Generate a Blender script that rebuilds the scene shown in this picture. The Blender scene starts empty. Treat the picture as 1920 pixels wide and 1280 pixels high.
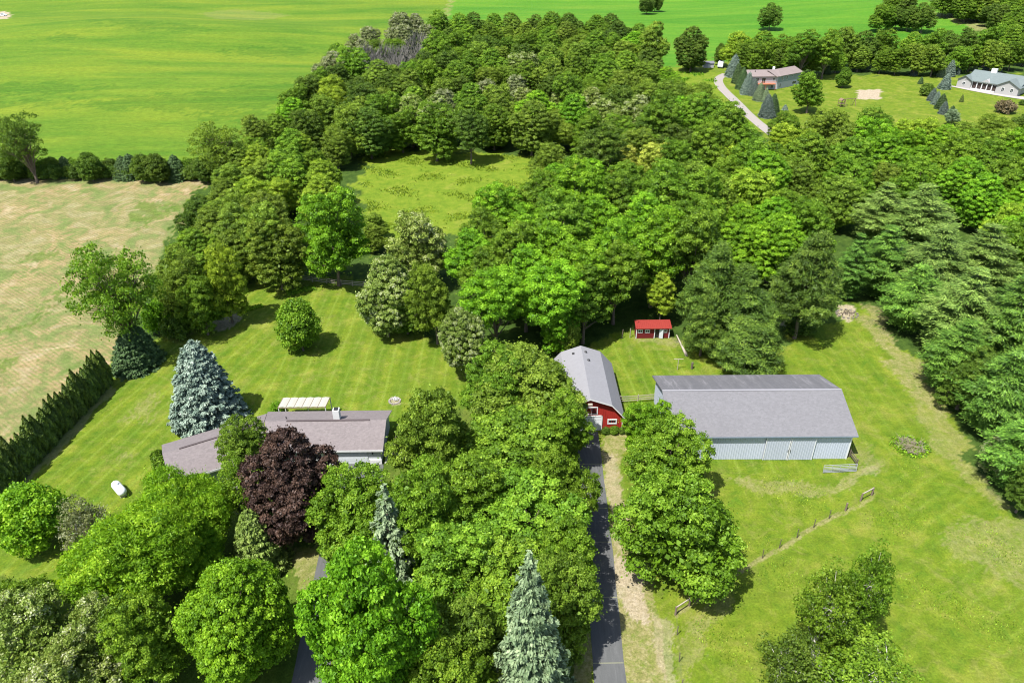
import bpy, math, random
import numpy as np
from mathutils import Vector, Matrix
R = math.radians
S = bpy.context.scene
C = S.collection
# ------------------------------------------------------------ camera
FPX = 1350.; PITCH = R(31.6); ROLL = R(.69); CAMH = 60.
fw = np.array([0, math.cos(PITCH), -math.sin(PITCH)])
_u0 = np.array([0, math.sin(PITCH), math.cos(PITCH)]); _r0 = np.array([1., 0, 0])
rt = math.cos(ROLL)*_r0 - math.sin(ROLL)*_u0
up = math.sin(ROLL)*_r0 + math.cos(ROLL)*_u0
cd = bpy.data.cameras.new('camera'); cam = bpy.data.objects.new('camera', cd); C.objects.link(cam)
cd.sensor_width = 36; cd.lens = 36*FPX/1920; cd.clip_start = 1; cd.clip_end = 9000
cam.matrix_world = Matrix(((rt[0], up[0], -fw[0], 0), (rt[1], up[1], -fw[1], 0), (rt[2], up[2], -fw[2], CAMH), (0, 0, 0, 1)))
S.camera = cam
# ------------------------------------------------------------ light
SHX, SHY = .38, .36                    # shadow offset per metre of height
sdir = Vector((-SHX, -SHY, 1)).normalized()
ELEV = math.asin(sdir.z); AZ = math.atan2(sdir.x, sdir.y)
w = bpy.data.worlds.new('World'); S.world = w; w.use_nodes = True
nt = w.node_tree; nt.nodes.clear()
sk = nt.nodes.new('ShaderNodeTexSky'); sk.sky_type = 'NISHITA'; sk.sun_disc = False
sk.sun_elevation = ELEV; sk.sun_rotation = AZ; sk.air_density = 1; sk.dust_density = 1.5
bg = nt.nodes.new('ShaderNodeBackground'); bg.inputs[1].default_value = .12
ow = nt.nodes.new('ShaderNodeOutputWorld'); nt.links.new(sk.outputs[0], bg.inputs[0]); nt.links.new(bg.outputs[0], ow.inputs[0])
sd = bpy.data.lights.new('sun', 'SUN'); sd.energy = 5.; sd.angle = R(.5); sd.color = (1, .975, .93)
so = bpy.data.objects.new('sun', sd); C.objects.link(so); so.rotation_euler = sdir.to_track_quat('Z', 'Y').to_euler(); so.location = (-40, -40, 120)
S.view_settings.view_transform = 'Standard'; S.view_settings.look = 'None'
S.view_settings.exposure = 1.04; S.view_settings.gamma = 1
try:
    S.cycles.filter_width = 1.1; S.cycles.max_bounces = 6; S.cycles.diffuse_bounces = 3; S.cycles.transmission_bounces = 3; S.cycles.caustics_reflective = False; S.cycles.caustics_refractive = False
except Exception: pass
# ------------------------------------------------------------ terrain height and pixel -> place helpers
def sstep(a, b, x):
    t = np.clip((x-a)/(b-a), 0, 1); return t*t*(3-2*t)
def hgt(x, y):
    x = np.asarray(x, float); y = np.asarray(y, float)
    r = np.hypot(x, y)
    far = sstep(230, 420, r)
    yard = 1 - sstep(60, 110, np.hypot((x-120)/1.2, y-262))
    near = .35*np.sin(x/17.+.5)*np.sin(y/23.)*sstep(95, 150, r)
    h = 2.2*np.sin(x/83.+1.1)*np.sin(y/97.+.4)+1.3*np.sin(x/39.+y/61.)+.9*np.sin(y/31.-x/140.)
    left = sstep(-20, -80, x)*sstep(170, 240, r)*(.8*np.sin(y/19.+x/90.)+.6*np.sin(y/37.+2))
    return (h*far+left)*(1-yard*.9)+near*(1-yard)
def ray(u, v): return fw + rt*(u-960)/FPX + up*(640-v)/FPX
def at(u, v, z=0.):
    d = ray(u, v); g = 0.
    for _ in range(12):
        t = (CAMH-(z+g))/(-d[2]); p = d*t; g = .5*g+.5*float(hgt(p[0], p[1]))
    return np.array([p[0], p[1], g])
def polyw(pts): return np.array([at(u, v)[:2] for u, v in pts])
rng = np.random.default_rng(7); rnd = random.Random(5)
# ------------------------------------------------------------ object helpers
def tag(o, label=None, cat=None, group=None, kind=None):
    if label: o['label'] = label
    if cat: o['category'] = cat
    if group: o['group'] = group
    if kind: o['kind'] = kind
    return o
def thing(name, label, cat, loc=(0, 0, 0), rz=0, group=None):
    o = bpy.data.objects.new(name, None); C.objects.link(o); o.empty_display_size = .3
    o.location = loc; o.rotation_euler = (0, 0, rz)
    return tag(o, label, cat, group)
class MB:
    def __init__(s): s.v = []; s.f = []
    def quad(s, *p):
        n = len(s.v); s.v += [tuple(q) for q in p]; s.f.append(tuple(range(n, n+len(p)))); return s
    def box(s, x0, y0, z0, x1, y1, z1):
        n = len(s.v)
        s.v += [(x, y, z) for z in (z0, z1) for y in (y0, y1) for x in (x0, x1)]
        s.f += [tuple(n+i for i in q) for q in ((0, 2, 3, 1), (4, 5, 7, 6), (0, 1, 5, 4), (2, 6, 7, 3), (0, 4, 6, 2), (1, 3, 7, 5))]
        return s
    def beam(s, a, b, w_, h_, upv=(0, 0, 1)):
        a = Vector(a); b = Vector(b); d = (b-a).normalized(); u = Vector(upv)
        if abs(d.dot(u)) > .97: u = Vector((1, 0, 0))
        x = d.cross(u).normalized(); z = x.cross(d)
        n = len(s.v)
        for p in (a, b):
            for i, j in ((-1, -1), (1, -1), (1, 1), (-1, 1)): s.v.append(tuple(p+x*i*w_/2+z*j*h_/2))
        s.f += [tuple(n+i for i in q) for q in ((0, 1, 2, 3), (7, 6, 5, 4), (0, 4, 5, 1), (1, 5, 6, 2), (2, 6, 7, 3), (3, 7, 4, 0))]
        return s
    def tube(s, pts, rad, k=7):
        pts = [Vector(p) for p in pts]
        if not hasattr(rad, '__len__'): rad = [rad]*len(pts)
        rings = []
        for i, p in enumerate(pts):
            d = (pts[min(i+1, len(pts)-1)]-pts[max(i-1, 0)]).normalized()
            a = Vector((0, 0, 1)) if abs(d.z) < .9 else Vector((1, 0, 0))
            x = d.cross(a).normalized(); y = d.cross(x)
            n = len(s.v); rings.append(n)
            for j in range(k):
                t = 2*math.pi*j/k; s.v.append(tuple(p+(x*math.cos(t)+y*math.sin(t))*rad[i]))
        for a, b in zip(rings, rings[1:]):
            for j in range(k): s.f.append((a+j, a+(j+1) % k, b+(j+1) % k, b+j))
        s.f.append(tuple(rings[0]+j for j in range(k))[::-1]); s.f.append(tuple(rings[-1]+j for j in range(k)))
        return s
    def lathe(s, prof, k=20, axis='z'):
        rings = []
        for r_, z_ in prof:
            rings.append(len(s.v))
            for j in range(k):
                t = 2*math.pi*j/k; a, b = r_*math.cos(t), r_*math.sin(t)
                s.v.append((a, b, z_) if axis == 'z' else (z_, a, b))
        for a, b in zip(rings, rings[1:]):
            for j in range(k): s.f.append((a+j, a+(j+1) % k, b+(j+1) % k, b+j))
        s.f.append(tuple(rings[0]+j for j in range(k))[::-1]); s.f.append(tuple(rings[-1]+j for j in range(k)))
        return s
    def prism(s, poly, y0, y1):        # polygon in xz extruded along y
        n = len(s.v); k = len(poly)
        s.v += [(x, y0, z) for x, z in poly]+[(x, y1, z) for x, z in poly]
        s.f.append(tuple(n+i for i in range(k))); s.f.append(tuple(n+k+i for i in range(k))[::-1])
        for i in range(k): j = (i+1) % k; s.f.append((n+j, n+i, n+k+i, n+k+j))
        return s
    def mesh(s, name, mat, smooth=False):
        me = bpy.data.meshes.new(name); me.from_pydata(s.v, [], s.f); me.materials.append(mat)
        if smooth:
            for p in me.polygons: p.use_smooth = True
        me.update(); return me
    def build(s, name, mat, parent=None, smooth=False, loc=None):
        o = bpy.data.objects.new(name, s.mesh(name, mat, smooth)); C.objects.link(o); o.parent = parent
        if loc is not None: o.location = loc
        return o
# ------------------------------------------------------------ materials
class NT:
    def __init__(s, name):
        s.m = bpy.data.materials.new(name); s.m.use_nodes = True; s.t = s.m.node_tree; s.t.nodes.clear()
    def n(s, typ, ins=None, **kw):
        nd = s.t.nodes.new('ShaderNode'+typ)
        for k, v in kw.items(): setattr(nd, k, v)
        for k, v in (ins or {}).items():
            if hasattr(v, 'links') or isinstance(v, bpy.types.NodeSocket): s.t.links.new(v, nd.inputs[k])
            else: nd.inputs[k].default_value = v
        return nd
    def math(s, op, a, b=0., c=0., clamp=False): return s.n('Math', {0: a, 1: b, 2: c}, operation=op, use_clamp=clamp).outputs[0]
    def mix(s, f, a, b, bt='MIX'):
        nd = s.t.nodes.new('ShaderNodeMix'); nd.data_type = 'RGBA'; nd.blend_type = bt
        for i, v in ((0, f), (6, a), (7, b)):
            if isinstance(v, bpy.types.NodeSocket): s.t.links.new(v, nd.inputs[i])
            else: nd.inputs[i].default_value = (*v, 1) if isinstance(v, tuple) and len(v) == 3 else v
        return nd.outputs[2]
    def noise(s, vec, scale, det=3., rough=.55, dist=0.): return s.n('TexNoise', {'Vector': vec, 'Scale': scale, 'Detail': det, 'Roughness': rough, 'Distortion': dist}).outputs[0]
    def ramp(s, f, stops):
        nd = s.n('ValToRGB', {0: f}); el = nd.color_ramp.elements
        while len(el) < len(stops): el.new(.5)
        for e, (p, c) in zip(el, stops): e.position = p; e.color = (*c, 1) if len(c) == 3 else c
        return nd.outputs[0]
    def obj(s): return s.n('TexCoord').outputs['Object']
    def mapv(s, vec, sc): return s.n('Mapping', {'Vector': vec, 'Scale': sc}).outputs[0]
    def bsdf(s, col, rough=.8, spec=.3, metal=0., bump=None, bstr=.3, bdist=.02):
        ins = {'Base Color': col if isinstance(col, bpy.types.NodeSocket) else (*col, 1), 'Roughness': rough, 'Specular IOR Level': spec, 'Metallic': metal}
        b = s.n('BsdfPrincipled', ins)
        if bump is not None:
            bn = s.n('Bump', {'Height': bump, 'Strength': bstr, 'Distance': bdist}); s.t.links.new(bn.outputs[0], b.inputs['Normal'])
        return b.outputs[0]
    def out(s, sh): o = s.n('OutputMaterial', {0: sh}); return s.m
def plain(name, col, rough=.6, var=.15, scale=3., metal=0., spec=.3, streak=False):
    m = NT(name); o = m.obj()
    f = m.noise(m.mapv(o, (1, 1, .25)) if streak else o, scale, 5, .65)
    c = m.mix(f, tuple(x*(1-var) for x in col), tuple(min(1, x*(1+var)) for x in col))
    return m.out(m.bsdf(c, rough, spec, metal, f, .15))
def roofmat(name, col, tint=.18, rowsc=5.5, stain=None):
    m = NT(name); o = m.obj()
    a = m.noise(o, 9, 4, .8); b = m.noise(m.mapv(o, (6, 1.2, 1.2)), 2.2, 3, .7); d = m.noise(o, .35, 3)
    v = m.n('TexVoronoi', {'Vector': m.mapv(o, (3.2, 6, 6)), 'Scale': 1.}).outputs['Color']
    f = m.math('ADD', m.math('MULTIPLY', a, .45), m.math('MULTIPLY', b, .35)); f = m.math('ADD', f, m.math('MULTIPLY', v, .3))
    c = m.ramp(f, [(.25, tuple(x*(1-tint*1.8) for x in col)), (.55, col), (.8, tuple(min(1, x*(1+tint*1.5)) for x in col))])
    c = m.mix(m.math('MULTIPLY', d, .35), c, tuple(x*.72 for x in col))
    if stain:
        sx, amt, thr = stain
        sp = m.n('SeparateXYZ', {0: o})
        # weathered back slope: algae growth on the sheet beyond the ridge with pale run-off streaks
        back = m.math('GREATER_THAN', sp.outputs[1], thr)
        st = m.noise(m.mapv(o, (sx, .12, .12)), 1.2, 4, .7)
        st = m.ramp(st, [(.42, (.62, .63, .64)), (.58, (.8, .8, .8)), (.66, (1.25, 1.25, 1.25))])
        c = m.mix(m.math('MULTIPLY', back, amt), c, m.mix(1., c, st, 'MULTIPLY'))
    return m.out(m.bsdf(c, .9, .2, 0, f, .5, .02))
def leafmat(name, dk, md, lt, trans=.38, hue=.007, val=.14, pale=None):
    m = NT(name)
    dk, md, lt = [tuple(q*f for q, f in zip(c_, (g_*1.08, g_, g_*.85))) for c_, g_ in ((dk, 1.0), (md, 1.12), (lt, 1.25))]
    t = m.n('Attribute', attribute_name='tone').outputs['Fac']
    st = [(.0, dk), (.5, md), (.95, lt)]
    if pale: st = [(0, dk), (.42, md), (.68, lt), (.9, pale)]
    c = m.ramp(t, st)
    r_ = m.n('ObjectInfo').outputs['Random']
    h = m.math('MULTIPLY_ADD', r_, 2*hue, .5-hue)
    vv = m.math('MULTIPLY_ADD', m.math('FRACT', m.math('MULTIPLY', r_, 7.31)), 2*val, 1-val)
    hs = m.n('HueSaturation', {'Hue': h, 'Value': vv, 'Color': c}).outputs[0]
    d = m.bsdf(hs, .55, .25)
    tr = m.n('BsdfTranslucent', {0: m.mix(1., hs, (1.3, 1.2, .6), 'MULTIPLY')}).outputs[0]
    return m.out(m.n('MixShader', {0: trans, 1: d, 2: tr}).outputs[0])
L = dict(
 bright=leafmat('leaf_bright_green', (.052, .14, .008), (.118, .275, .010), (.23, .42, .028)),
 mid=leafmat('leaf_mid_green', (.044, .10, .008), (.094, .195, .011), (.18, .30, .030)),
 dark=leafmat('leaf_dark_green', (.032, .070, .008), (.064, .128, .012), (.125, .205, .030)),
 olive=leafmat('leaf_olive_green', (.055, .105, .012), (.115, .20, .018), (.22, .33, .045)),
 yellow=leafmat('leaf_yellow_green', (.085, .16, .012), (.17, .28, .018), (.30, .42, .045)),
 fresh=leafmat('leaf_fresh_green', (.05, .12, .010), (.115, .235, .016), (.22, .36, .035)),
 gold=leafmat('leaf_gold_green', (.13, .19, .02), (.26, .34, .05), (.42, .46, .10)),
 feather=leafmat('leaf_locust_green', (.06, .16, .008), (.14, .30, .012), (.27, .44, .035), .42),
 pale=leafmat('leaf_silver_backed', (.06, .10, .016), (.12, .19, .028), (.21, .28, .07), .25, pale=(.42, .44, .27)),
 palew=leafmat('leaf_whitish', (.055, .085, .03), (.125, .165, .065), (.20, .24, .11), .25, pale=(.33, .34, .25)),
 purple=leafmat('leaf_purple', (.020, .010, .012), (.044, .027, .024), (.092, .055, .046), .12),
 blue=leafmat('needle_blue', (.04, .078, .068), (.11, .17, .15), (.235, .31, .285), .08),
 fblue=leafmat('needle_blue_dark', (.03, .055, .05), (.075, .115, .105), (.15, .20, .19), .08),
 greyblue=leafmat('needle_grey_green', (.045, .085, .045), (.12, .185, .105), (.235, .32, .20), .08),
 dkneedle=leafmat('needle_dark', (.022, .055, .022), (.05, .10, .035), (.09, .155, .055), .08),
 olneedle=leafmat('needle_olive', (.05, .09, .016), (.10, .16, .03), (.19, .26, .07), .1),
 rpine=leafmat('needle_red_pine', (.025, .055, .009), (.060, .120, .014), (.14, .225, .033), .1),
 wpine=leafmat('needle_white_pine', (.026, .076, .009), (.072, .168, .020), (.18, .34, .05), .12),
 wpine2=leafmat('needle_white_pine_pale', (.038, .088, .014), (.095, .175, .032), (.22, .335, .08), .12),
 cedar=leafmat('leaf_cedar', (.025, .050, .008), (.060, .105, .015), (.125, .185, .028), .1),
 twig=plain('dead_twigs', (.15, .14, .12), .9),
 redbrown=leafmat('leaf_red_brown', (.06, .05, .025), (.12, .10, .055), (.20, .17, .10), .1),
)
bark = plain('bark', (.13, .10, .075), .9, .4, 6); barkl = plain('bark_pale', (.55, .52, .46), .8, .35, 5)
wood = plain('weathered_wood', (.30, .26, .21), .9, .3, 6); woodd = plain('dark_wood', (.10, .08, .06), .9, .3, 6)
white = plain('white_paint', (.58, .58, .57), .5, .06, 2); whites = plain('white_steel', (.62, .635, .65), .35, .04, 2)
glass = plain('dark_glass', (.02, .025, .03), .12, .1, 1, 0, .6); black = plain('black_paint', (.02, .02, .02), .5)
steel = plain('galvanised_steel', (.42, .43, .44), .45, .1, 4, .6)
# ------------------------------------------------------------ ground sheet
def build_ground():
    A = np.concatenate([np.linspace(-180, -46, 34, endpoint=False), np.linspace(-46, 46, 520, endpoint=False), np.linspace(46, 180, 34)])
    Rr = np.concatenate([[1, 10, 18], np.exp(np.linspace(math.log(24), math.log(760), 640)), np.exp(np.linspace(math.log(790), math.log(5200), 60))])
    AA, RR = np.meshgrid(np.radians(A), Rr)
    X = (RR*np.sin(AA)).ravel(); Y = (RR*np.cos(AA)).ravel(); Z = hgt(X, Y)
    na, nr = len(A), len(Rr)
    i = np.arange(nr-1)[:, None]*na+np.arange(na-1)[None, :]
    Fq = np.stack([i, i+na, i+na+1, i+1], -1).reshape(-1, 4)
    me = bpy.data.meshes.new('ground'); me.vertices.add(len(X)); me.vertices.foreach_set('co', np.stack([X, Y, Z], -1).astype(np.float32).ravel())
    me.loops.add(Fq.size); me.loops.foreach_set('vertex_index', Fq.ravel().astype(np.int32)); me.polygons.add(len(Fq))
    me.polygons.foreach_set('loop_start', np.arange(0, Fq.size, 4, dtype=np.int32)); me.polygons.foreach_set('loop_total', np.full(len(Fq), 4, np.int32))
    me.polygons.foreach_set('use_smooth', np.ones(len(Fq), bool))
    rr = np.hypot(X, Y); J = np.clip(rr/110, .35, 4)
    jx = J*(.9*np.sin(Y/3.1+2*np.sin(X/2.3))+.5*np.sin(Y/1.1+X/1.7)+.35*rng.standard_normal(len(X)))
    jy = J*(.9*np.sin(X/2.7+2*np.sin(Y/3.3))+.5*np.sin(X/1.3-Y/.9)+.35*rng.standard_normal(len(X)))
    def inside(P, k=1.):
        px, py = X+jx*k, Y+jy*k; ins = np.zeros(len(X), bool)
        bb = (px > P[:, 0].min()) & (px < P[:, 0].max()) & (py > P[:, 1].min()) & (py < P[:, 1].max())
        qx, qy = px[bb], py[bb]; r_ = np.zeros(len(qx), bool)
        for (x0, y0), (x1, y1) in zip(P, np.roll(P, -1, 0)):
            if y0 == y1: continue
            r_ ^= ((y0 > qy) != (y1 > qy)) & (qx < (x1-x0)*(qy-y0)/(y1-y0)+x0)
        ins[bb] = r_; return ins.astype(np.float32)
    W = {k: np.zeros(len(X), np.float32) for k in ('tan', 'cropl', 'cropr', 'meadow', 'floor', 'dry', 'bare', 'tone')}
    def zone(k, pts, val=1., soft=1., excl=True):
        m = inside(polyw(pts), soft)*val
        if excl:
            for q in W:
                if q != 'tone': W[q] *= (1-m)
        W[k] = np.maximum(W[k], m)
    # fields (outlines in photo pixels, laid out on the ground)
    L0 = [(-900, 330), (395, 332), (480, 300), (560, 200), (640, 120), (760, 60), (830, 40), (852, -20), (870, -90), (-900, -90)]
    zone('cropl', L0, 1, .6)
    zone('cropr', [(830, 40), (852, -20), (872, -90), (2900, -90), (2900, 20), (1920, 110), (1300, 115), (1240, 130), (1000, 90), (860, 75)], 1, .6)
    zone('tan', [(-900, 336), (392, 334), (385, 350), (340, 385), (335, 440), (250, 560), (222, 640), (205, 690), (0, 858), (-200, 1030), (-900, 1400)], 1, .5)
    zone('meadow', [(660, 300), (690, 284), (800, 282), (970, 290), (1130, 310), (1180, 340), (1000, 400), (900, 440), (860, 470), (700, 440), (670, 350)])
    zone('meadow', [(1230, 128), (1345, 135), (1345, 175), (1400, 215), (1450, 240), (1420, 262), (1240, 200)])
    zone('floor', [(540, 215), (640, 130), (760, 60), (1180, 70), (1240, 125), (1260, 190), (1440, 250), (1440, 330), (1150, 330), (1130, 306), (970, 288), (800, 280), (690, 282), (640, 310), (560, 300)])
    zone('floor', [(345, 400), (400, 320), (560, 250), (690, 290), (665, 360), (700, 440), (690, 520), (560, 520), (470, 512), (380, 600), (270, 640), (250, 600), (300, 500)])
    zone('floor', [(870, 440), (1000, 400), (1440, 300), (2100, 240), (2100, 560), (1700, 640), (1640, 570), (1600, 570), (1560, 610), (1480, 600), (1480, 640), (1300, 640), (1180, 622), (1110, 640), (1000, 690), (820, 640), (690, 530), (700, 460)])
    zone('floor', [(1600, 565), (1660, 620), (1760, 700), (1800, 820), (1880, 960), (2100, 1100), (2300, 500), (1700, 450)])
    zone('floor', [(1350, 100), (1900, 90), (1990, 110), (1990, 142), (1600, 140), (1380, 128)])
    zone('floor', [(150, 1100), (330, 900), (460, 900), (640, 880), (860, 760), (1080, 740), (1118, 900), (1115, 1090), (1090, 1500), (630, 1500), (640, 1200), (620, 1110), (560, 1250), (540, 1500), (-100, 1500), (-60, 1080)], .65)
    zone('dry', [(1640, 922), (1555, 970), (1462, 1024), (1395, 1062), (1325, 1107), (1262, 1148), (1268, 1156), (1330, 1114), (1400, 1069), (1466, 1031), (1560, 977), (1640, 930)], .8, .25, False)
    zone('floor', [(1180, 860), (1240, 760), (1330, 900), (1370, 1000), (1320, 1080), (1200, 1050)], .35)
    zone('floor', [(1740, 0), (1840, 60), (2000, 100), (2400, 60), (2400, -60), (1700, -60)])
    # mown or worn grass, dry tracks, sand
    zone('dry', [(1612, 572), (1640, 575), (1700, 660), (1790, 745), (1760, 790), (1700, 720), (1650, 660), (1622, 610)], .75, 1, False)
    zone('dry', [(1700, 700), (1760, 770), (1830, 870), (1900, 950), (1860, 950), (1770, 850), (1700, 760)], .5, 1, False)
    zone('dry', [(1132, 812), (1172, 818), (1165, 900), (1182, 1000), (1215, 1060), (1245, 1180), (1262, 1500), (1175, 1500), (1150, 1100), (1137, 930)], 1., .5)
    zone('bare', [(1134, 850), (1162, 850), (1172, 980), (1165, 1040), (1148, 1020)], .6, .6, False)
    zone('bare', [(1150, 1040), (1205, 1060), (1222, 1130), (1215, 1175), (1180, 1160), (1158, 1100)], .85, 1, False)
    zone('bare', [(1225, 1150), (1262, 1160), (1272, 1260), (1262, 1330), (1230, 1250)], .55, 1, False)
    zone('bare', [(1132, 900), (1146, 905), (1150, 960), (1140, 965)], .6, .5, False)
    zone('dry', [(525, 1010), (600, 1025), (612, 1060), (590, 1160), (560, 1150), (552, 1080)], .7, 1)
    zone('dry', [(1082, 1180), (1112, 1190), (1114, 1400), (1075, 1400)], .9, .5)
    for pts in ([(1370, 905), (1460, 895), (1560, 905), (1620, 893), (1643, 876), (1636, 895), (1610, 910), (1540, 925), (1440, 935)],
                [(1500, 925), (1530, 905), (1600, 903), (1645, 880), (1628, 874), (1590, 900), (1540, 915)],
                [(1428, 912), (1440, 914), (1462, 934), (1450, 936)]):
        zone('dry', pts, .55, 1, False)
    zone('bare', [(1612, 878), (1630, 872), (1646, 880), (1640, 897), (1600, 912), (1570, 913), (1610, 902), (1628, 888)], .4, .8, False)
    for pts in ([(1290, 1150), (1340, 1105), (1385, 1120), (1360, 1150), (1290, 1180)], [(1280, 1160), (1310, 1150), (1320, 1240), (1290, 1320), (1276, 1240)],
                [(240, 790), (300, 740), (310, 760), (250, 800)], [(225, 842), (262, 838), (265, 850), (228, 852)], [(250, 770), (310, 730), (320, 745), (260, 785)],
                [(1780, 1000), (1900, 960), (1990, 1040), (1990, 1100), (1800, 1060)], [(540, 535), (560, 527), (566, 535), (545, 545)], [(1600, 860), (1620, 840), (1650, 870), (1630, 880)]):
        zone('dry', pts, .45, 1.3, False)
    zone('bare', [(385, 612), (420, 590), (462, 585), (455, 600), (420, 618), (390, 622)], .9, .4)
    zone('bare', [(1572, 576), (1600, 574), (1608, 592), (1600, 602), (1578, 600)], .9, .5)
    zone('bare', [(1462, 602), (1482, 600), (1486, 612), (1468, 612)], .7, .5)
    zone('dry', [(1190, 634), (1258, 632), (1290, 642), (1262, 648), (1195, 640)], .6, .4, False)
    zone('bare', [(1607, 167.3), (1653, 168.3), (1652.5, 187.2), (1609, 185.8)], 1, .12)
    zone('bare', [(-12, 22), (12, 22), (20, 29), (16, 36), (-12, 37)], 1, .25)
    zone('bare', [(204, 706), (216, 738), (170, 780), (-10, 980), (-40, 960), (10, 900), (150, 750)], .45, .4, False)
    zone('bare', [(728, 745), (748, 743), (752, 760), (735, 762)], .8, .3)
    zone('dry', [(380, 25), (430, 18), (500, 22), (540, 30), (480, 38), (400, 36)], .3, .5, False)
    zone('dry', [(850, -20), (858, -20), (838, 38), (826, 40)], .55, .3, False)
    zone('dry', [(1735, 20), (1790, 28), (1860, 52), (1875, 62), (1840, 60), (1780, 36), (1735, 26)], .8, .3, False)
    # left field's lit-dark swells, their shade put in as darker green swaths
    for pts in ([(110, 203), (220, 183), (380, 172), (470, 160), (580, 158), (570, 186), (490, 206), (330, 208), (200, 205)], [(-200, 185), (60, 188), (190, 186), (100, 197), (-200, 200)],
                [(350, 215), (480, 210), (560, 212), (500, 226), (400, 228)], [(420, 90), (560, 88), (620, 100), (520, 108), (430, 104)], [(80, 68), (140, 62), (160, 72), (90, 80)],
                [(150, 36), (300, 42), (400, 50), (370, 58), (250, 56)], [(-100, 160), (120, 155), (210, 165), (120, 176), (-100, 178)]):
        zone('tone', pts, .5, 1.2, False)
    for pts in ([(20, 230), (70, 600), (85, 600)],): pass
    for pts in ([(60, 480), (95, 463), (88, 490), (40, 505), (18, 500)], [(0, 615), (35, 600), (70, 590), (72, 600), (40, 618), (0, 628)], [(0, 670), (35, 665), (42, 680), (20, 705), (0, 708)],
                [(250, 390), (320, 372), (335, 380), (280, 420), (255, 425)], [(85, 575), (135, 540), (140, 548), (100, 585)]):
        zone('tone', pts, .85, 1.4, False)
    ga = np.stack([W['tan'], W['cropl'], W['cropr'], W['meadow']], -1); gb = np.stack([W['floor'], W['dry'], W['bare'], W['tone']], -1)
    for nm, dat in (('zone_a', ga), ('zone_b', gb)):
        a = me.attributes.new(nm, 'FLOAT_COLOR', 'POINT'); a.data.foreach_set('color', dat.astype(np.float32).ravel())
    # mowing and crop-row coordinate (metres across the rows)
    st = np.zeros(len(X), np.float32)
    def rows(mask, a, b):
        p, q = at(*a)[:2], at(*b)[:2]; d = (q-p)/np.linalg.norm(q-p)
        st[mask] = (X*d[1]-Y*d[0])[mask]
    rows(np.ones(len(X), bool), (420, 760), (500, 620))
    lx = X < 14; rows(lx & (X > -38), (655, 745), (690, 640)); rows(X < -36, (240, 860), (420, 690))
    rows((X >= 12) & (X < 33) & (Y > 80), (1200, 735), (1160, 650)); rows(X >= 33, (1620, 830), (1500, 650))
    rows((X > 14) & (Y < 66), (1400, 985), (1560, 890))
    rows(W['tan'] > .5, (0, 520), (120, 590))
    rows((W['cropl'] > .5) | (W['cropr'] > .5), (200, 205), (500, 200))
    a = me.attributes.new('stripe', 'FLOAT', 'POINT'); a.data.foreach_set('value', st)
    mw_ = np.where(X < 33, 1., .45).astype(np.float32); mw_[(X > 14) & (Y < 66)] = .22; mw_[(X > 45)] = .6; mw_[np.hypot(X, Y) > 180] = .15
    a = me.attributes.new('mow', 'FLOAT', 'POINT'); a.data.foreach_set('value', mw_)
    m = NT('ground'); o = m.obj()
    za = m.n('Attribute', attribute_name='zone_a'); zb = m.n('Attribute', attribute_name='zone_b')
    sa = m.n('SeparateColor', {0: za.outputs['Color']}); sb = m.n('SeparateColor', {0: zb.outputs['Color']})
    stt = m.n('Attribute', attribute_name='stripe').outputs['Fac']
    fine = m.noise(o, 4.5, 6, .8); mid = m.noise(o, .55, 5, .7); low = m.noise(o, .06, 4, .6, .6); patch = m.noise(o, .17, 5, .65, .8)
    stretch = m.noise(m.mapv(o, (.25, 1.1, 1)), .035, 5, .6, .5)
    lowst = m.noise(m.mapv(o, (.3, 1.3, 1)), .13, 5, .7, .3)
    wob = m.math('ADD', stt, m.math('MULTIPLY', m.noise(o, .12, 3), .7))
    def pulse(sc, lo, hi):
        s_ = m.math('ABSOLUTE', m.math('SUBTRACT', m.math('FRACT', m.math('MULTIPLY', wob, 1./sc)), .5))
        return m.n('MapRange', {0: s_, 1: lo, 2: hi}).outputs[0]
    line = pulse(2.1, .34, .5); band = pulse(4.2, .2, .3); line2 = pulse(.62, .15, .4)
    # lawn
    lawn = m.ramp(mid, [(.3, (.054, .092, .006)), (.5, (.097, .138, .009)), (.72, (.150, .174, .018))])
    lawn = m.mix(m.math('MULTIPLY', patch, .75), lawn, m.ramp(patch, [(.35, (.046, .102, .006)), (.52, (.100, .145, .009)), (.68, (.200, .195, .036))]))
    mow = m.n('Attribute', attribute_name='mow').outputs['Fac']
    lawn = m.mix(m.math('MULTIPLY', m.math('MULTIPLY', line, mow), .5), lawn, (.15, .205, .028))
    lawn = m.mix(m.math('MULTIPLY', m.math('MULTIPLY', band, mow), .3), lawn, (.032, .088, .005))
    pt_ = m.noise(o, .33, 6, .75, 1.2); lawn = m.mix(m.n('MapRange', {0: pt_, 1: .52, 2: .68, 3: 0., 4: .5}).outputs[0], lawn, (.17, .165, .045)); lawn = m.mix(m.n('MapRange', {0: pt_, 1: .46, 2: .32, 3: 0., 4: .45}).outputs[0], lawn, (.038, .105, .008))
    lawn = m.mix(m.math('MULTIPLY', m.math('GREATER_THAN', low, .56), .14), lawn, (.13, .155, .02))
    # crops
    cl = m.ramp(stretch, [(.33, (.046, .108, .007)), (.5, (.080, .136, .010)), (.66, (.130, .166, .012))])
    cl = m.mix(m.math('MULTIPLY', lowst, .5), cl, m.ramp(lowst, [(.4, (.038, .118, .006)), (.62, (.120, .176, .013))]))
    cl = m.mix(m.math('MULTIPLY', zb.outputs['Alpha'], .8), cl, m.mix(m.math('MULTIPLY', pulse(9., .42, .5), .8), (.020, .080, .005), (.085, .145, .012)))
    cr = m.ramp(stretch, [(.35, (.038, .128, .008)), (.52, (.060, .158, .010)), (.68, (.100, .180, .014))])
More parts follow.
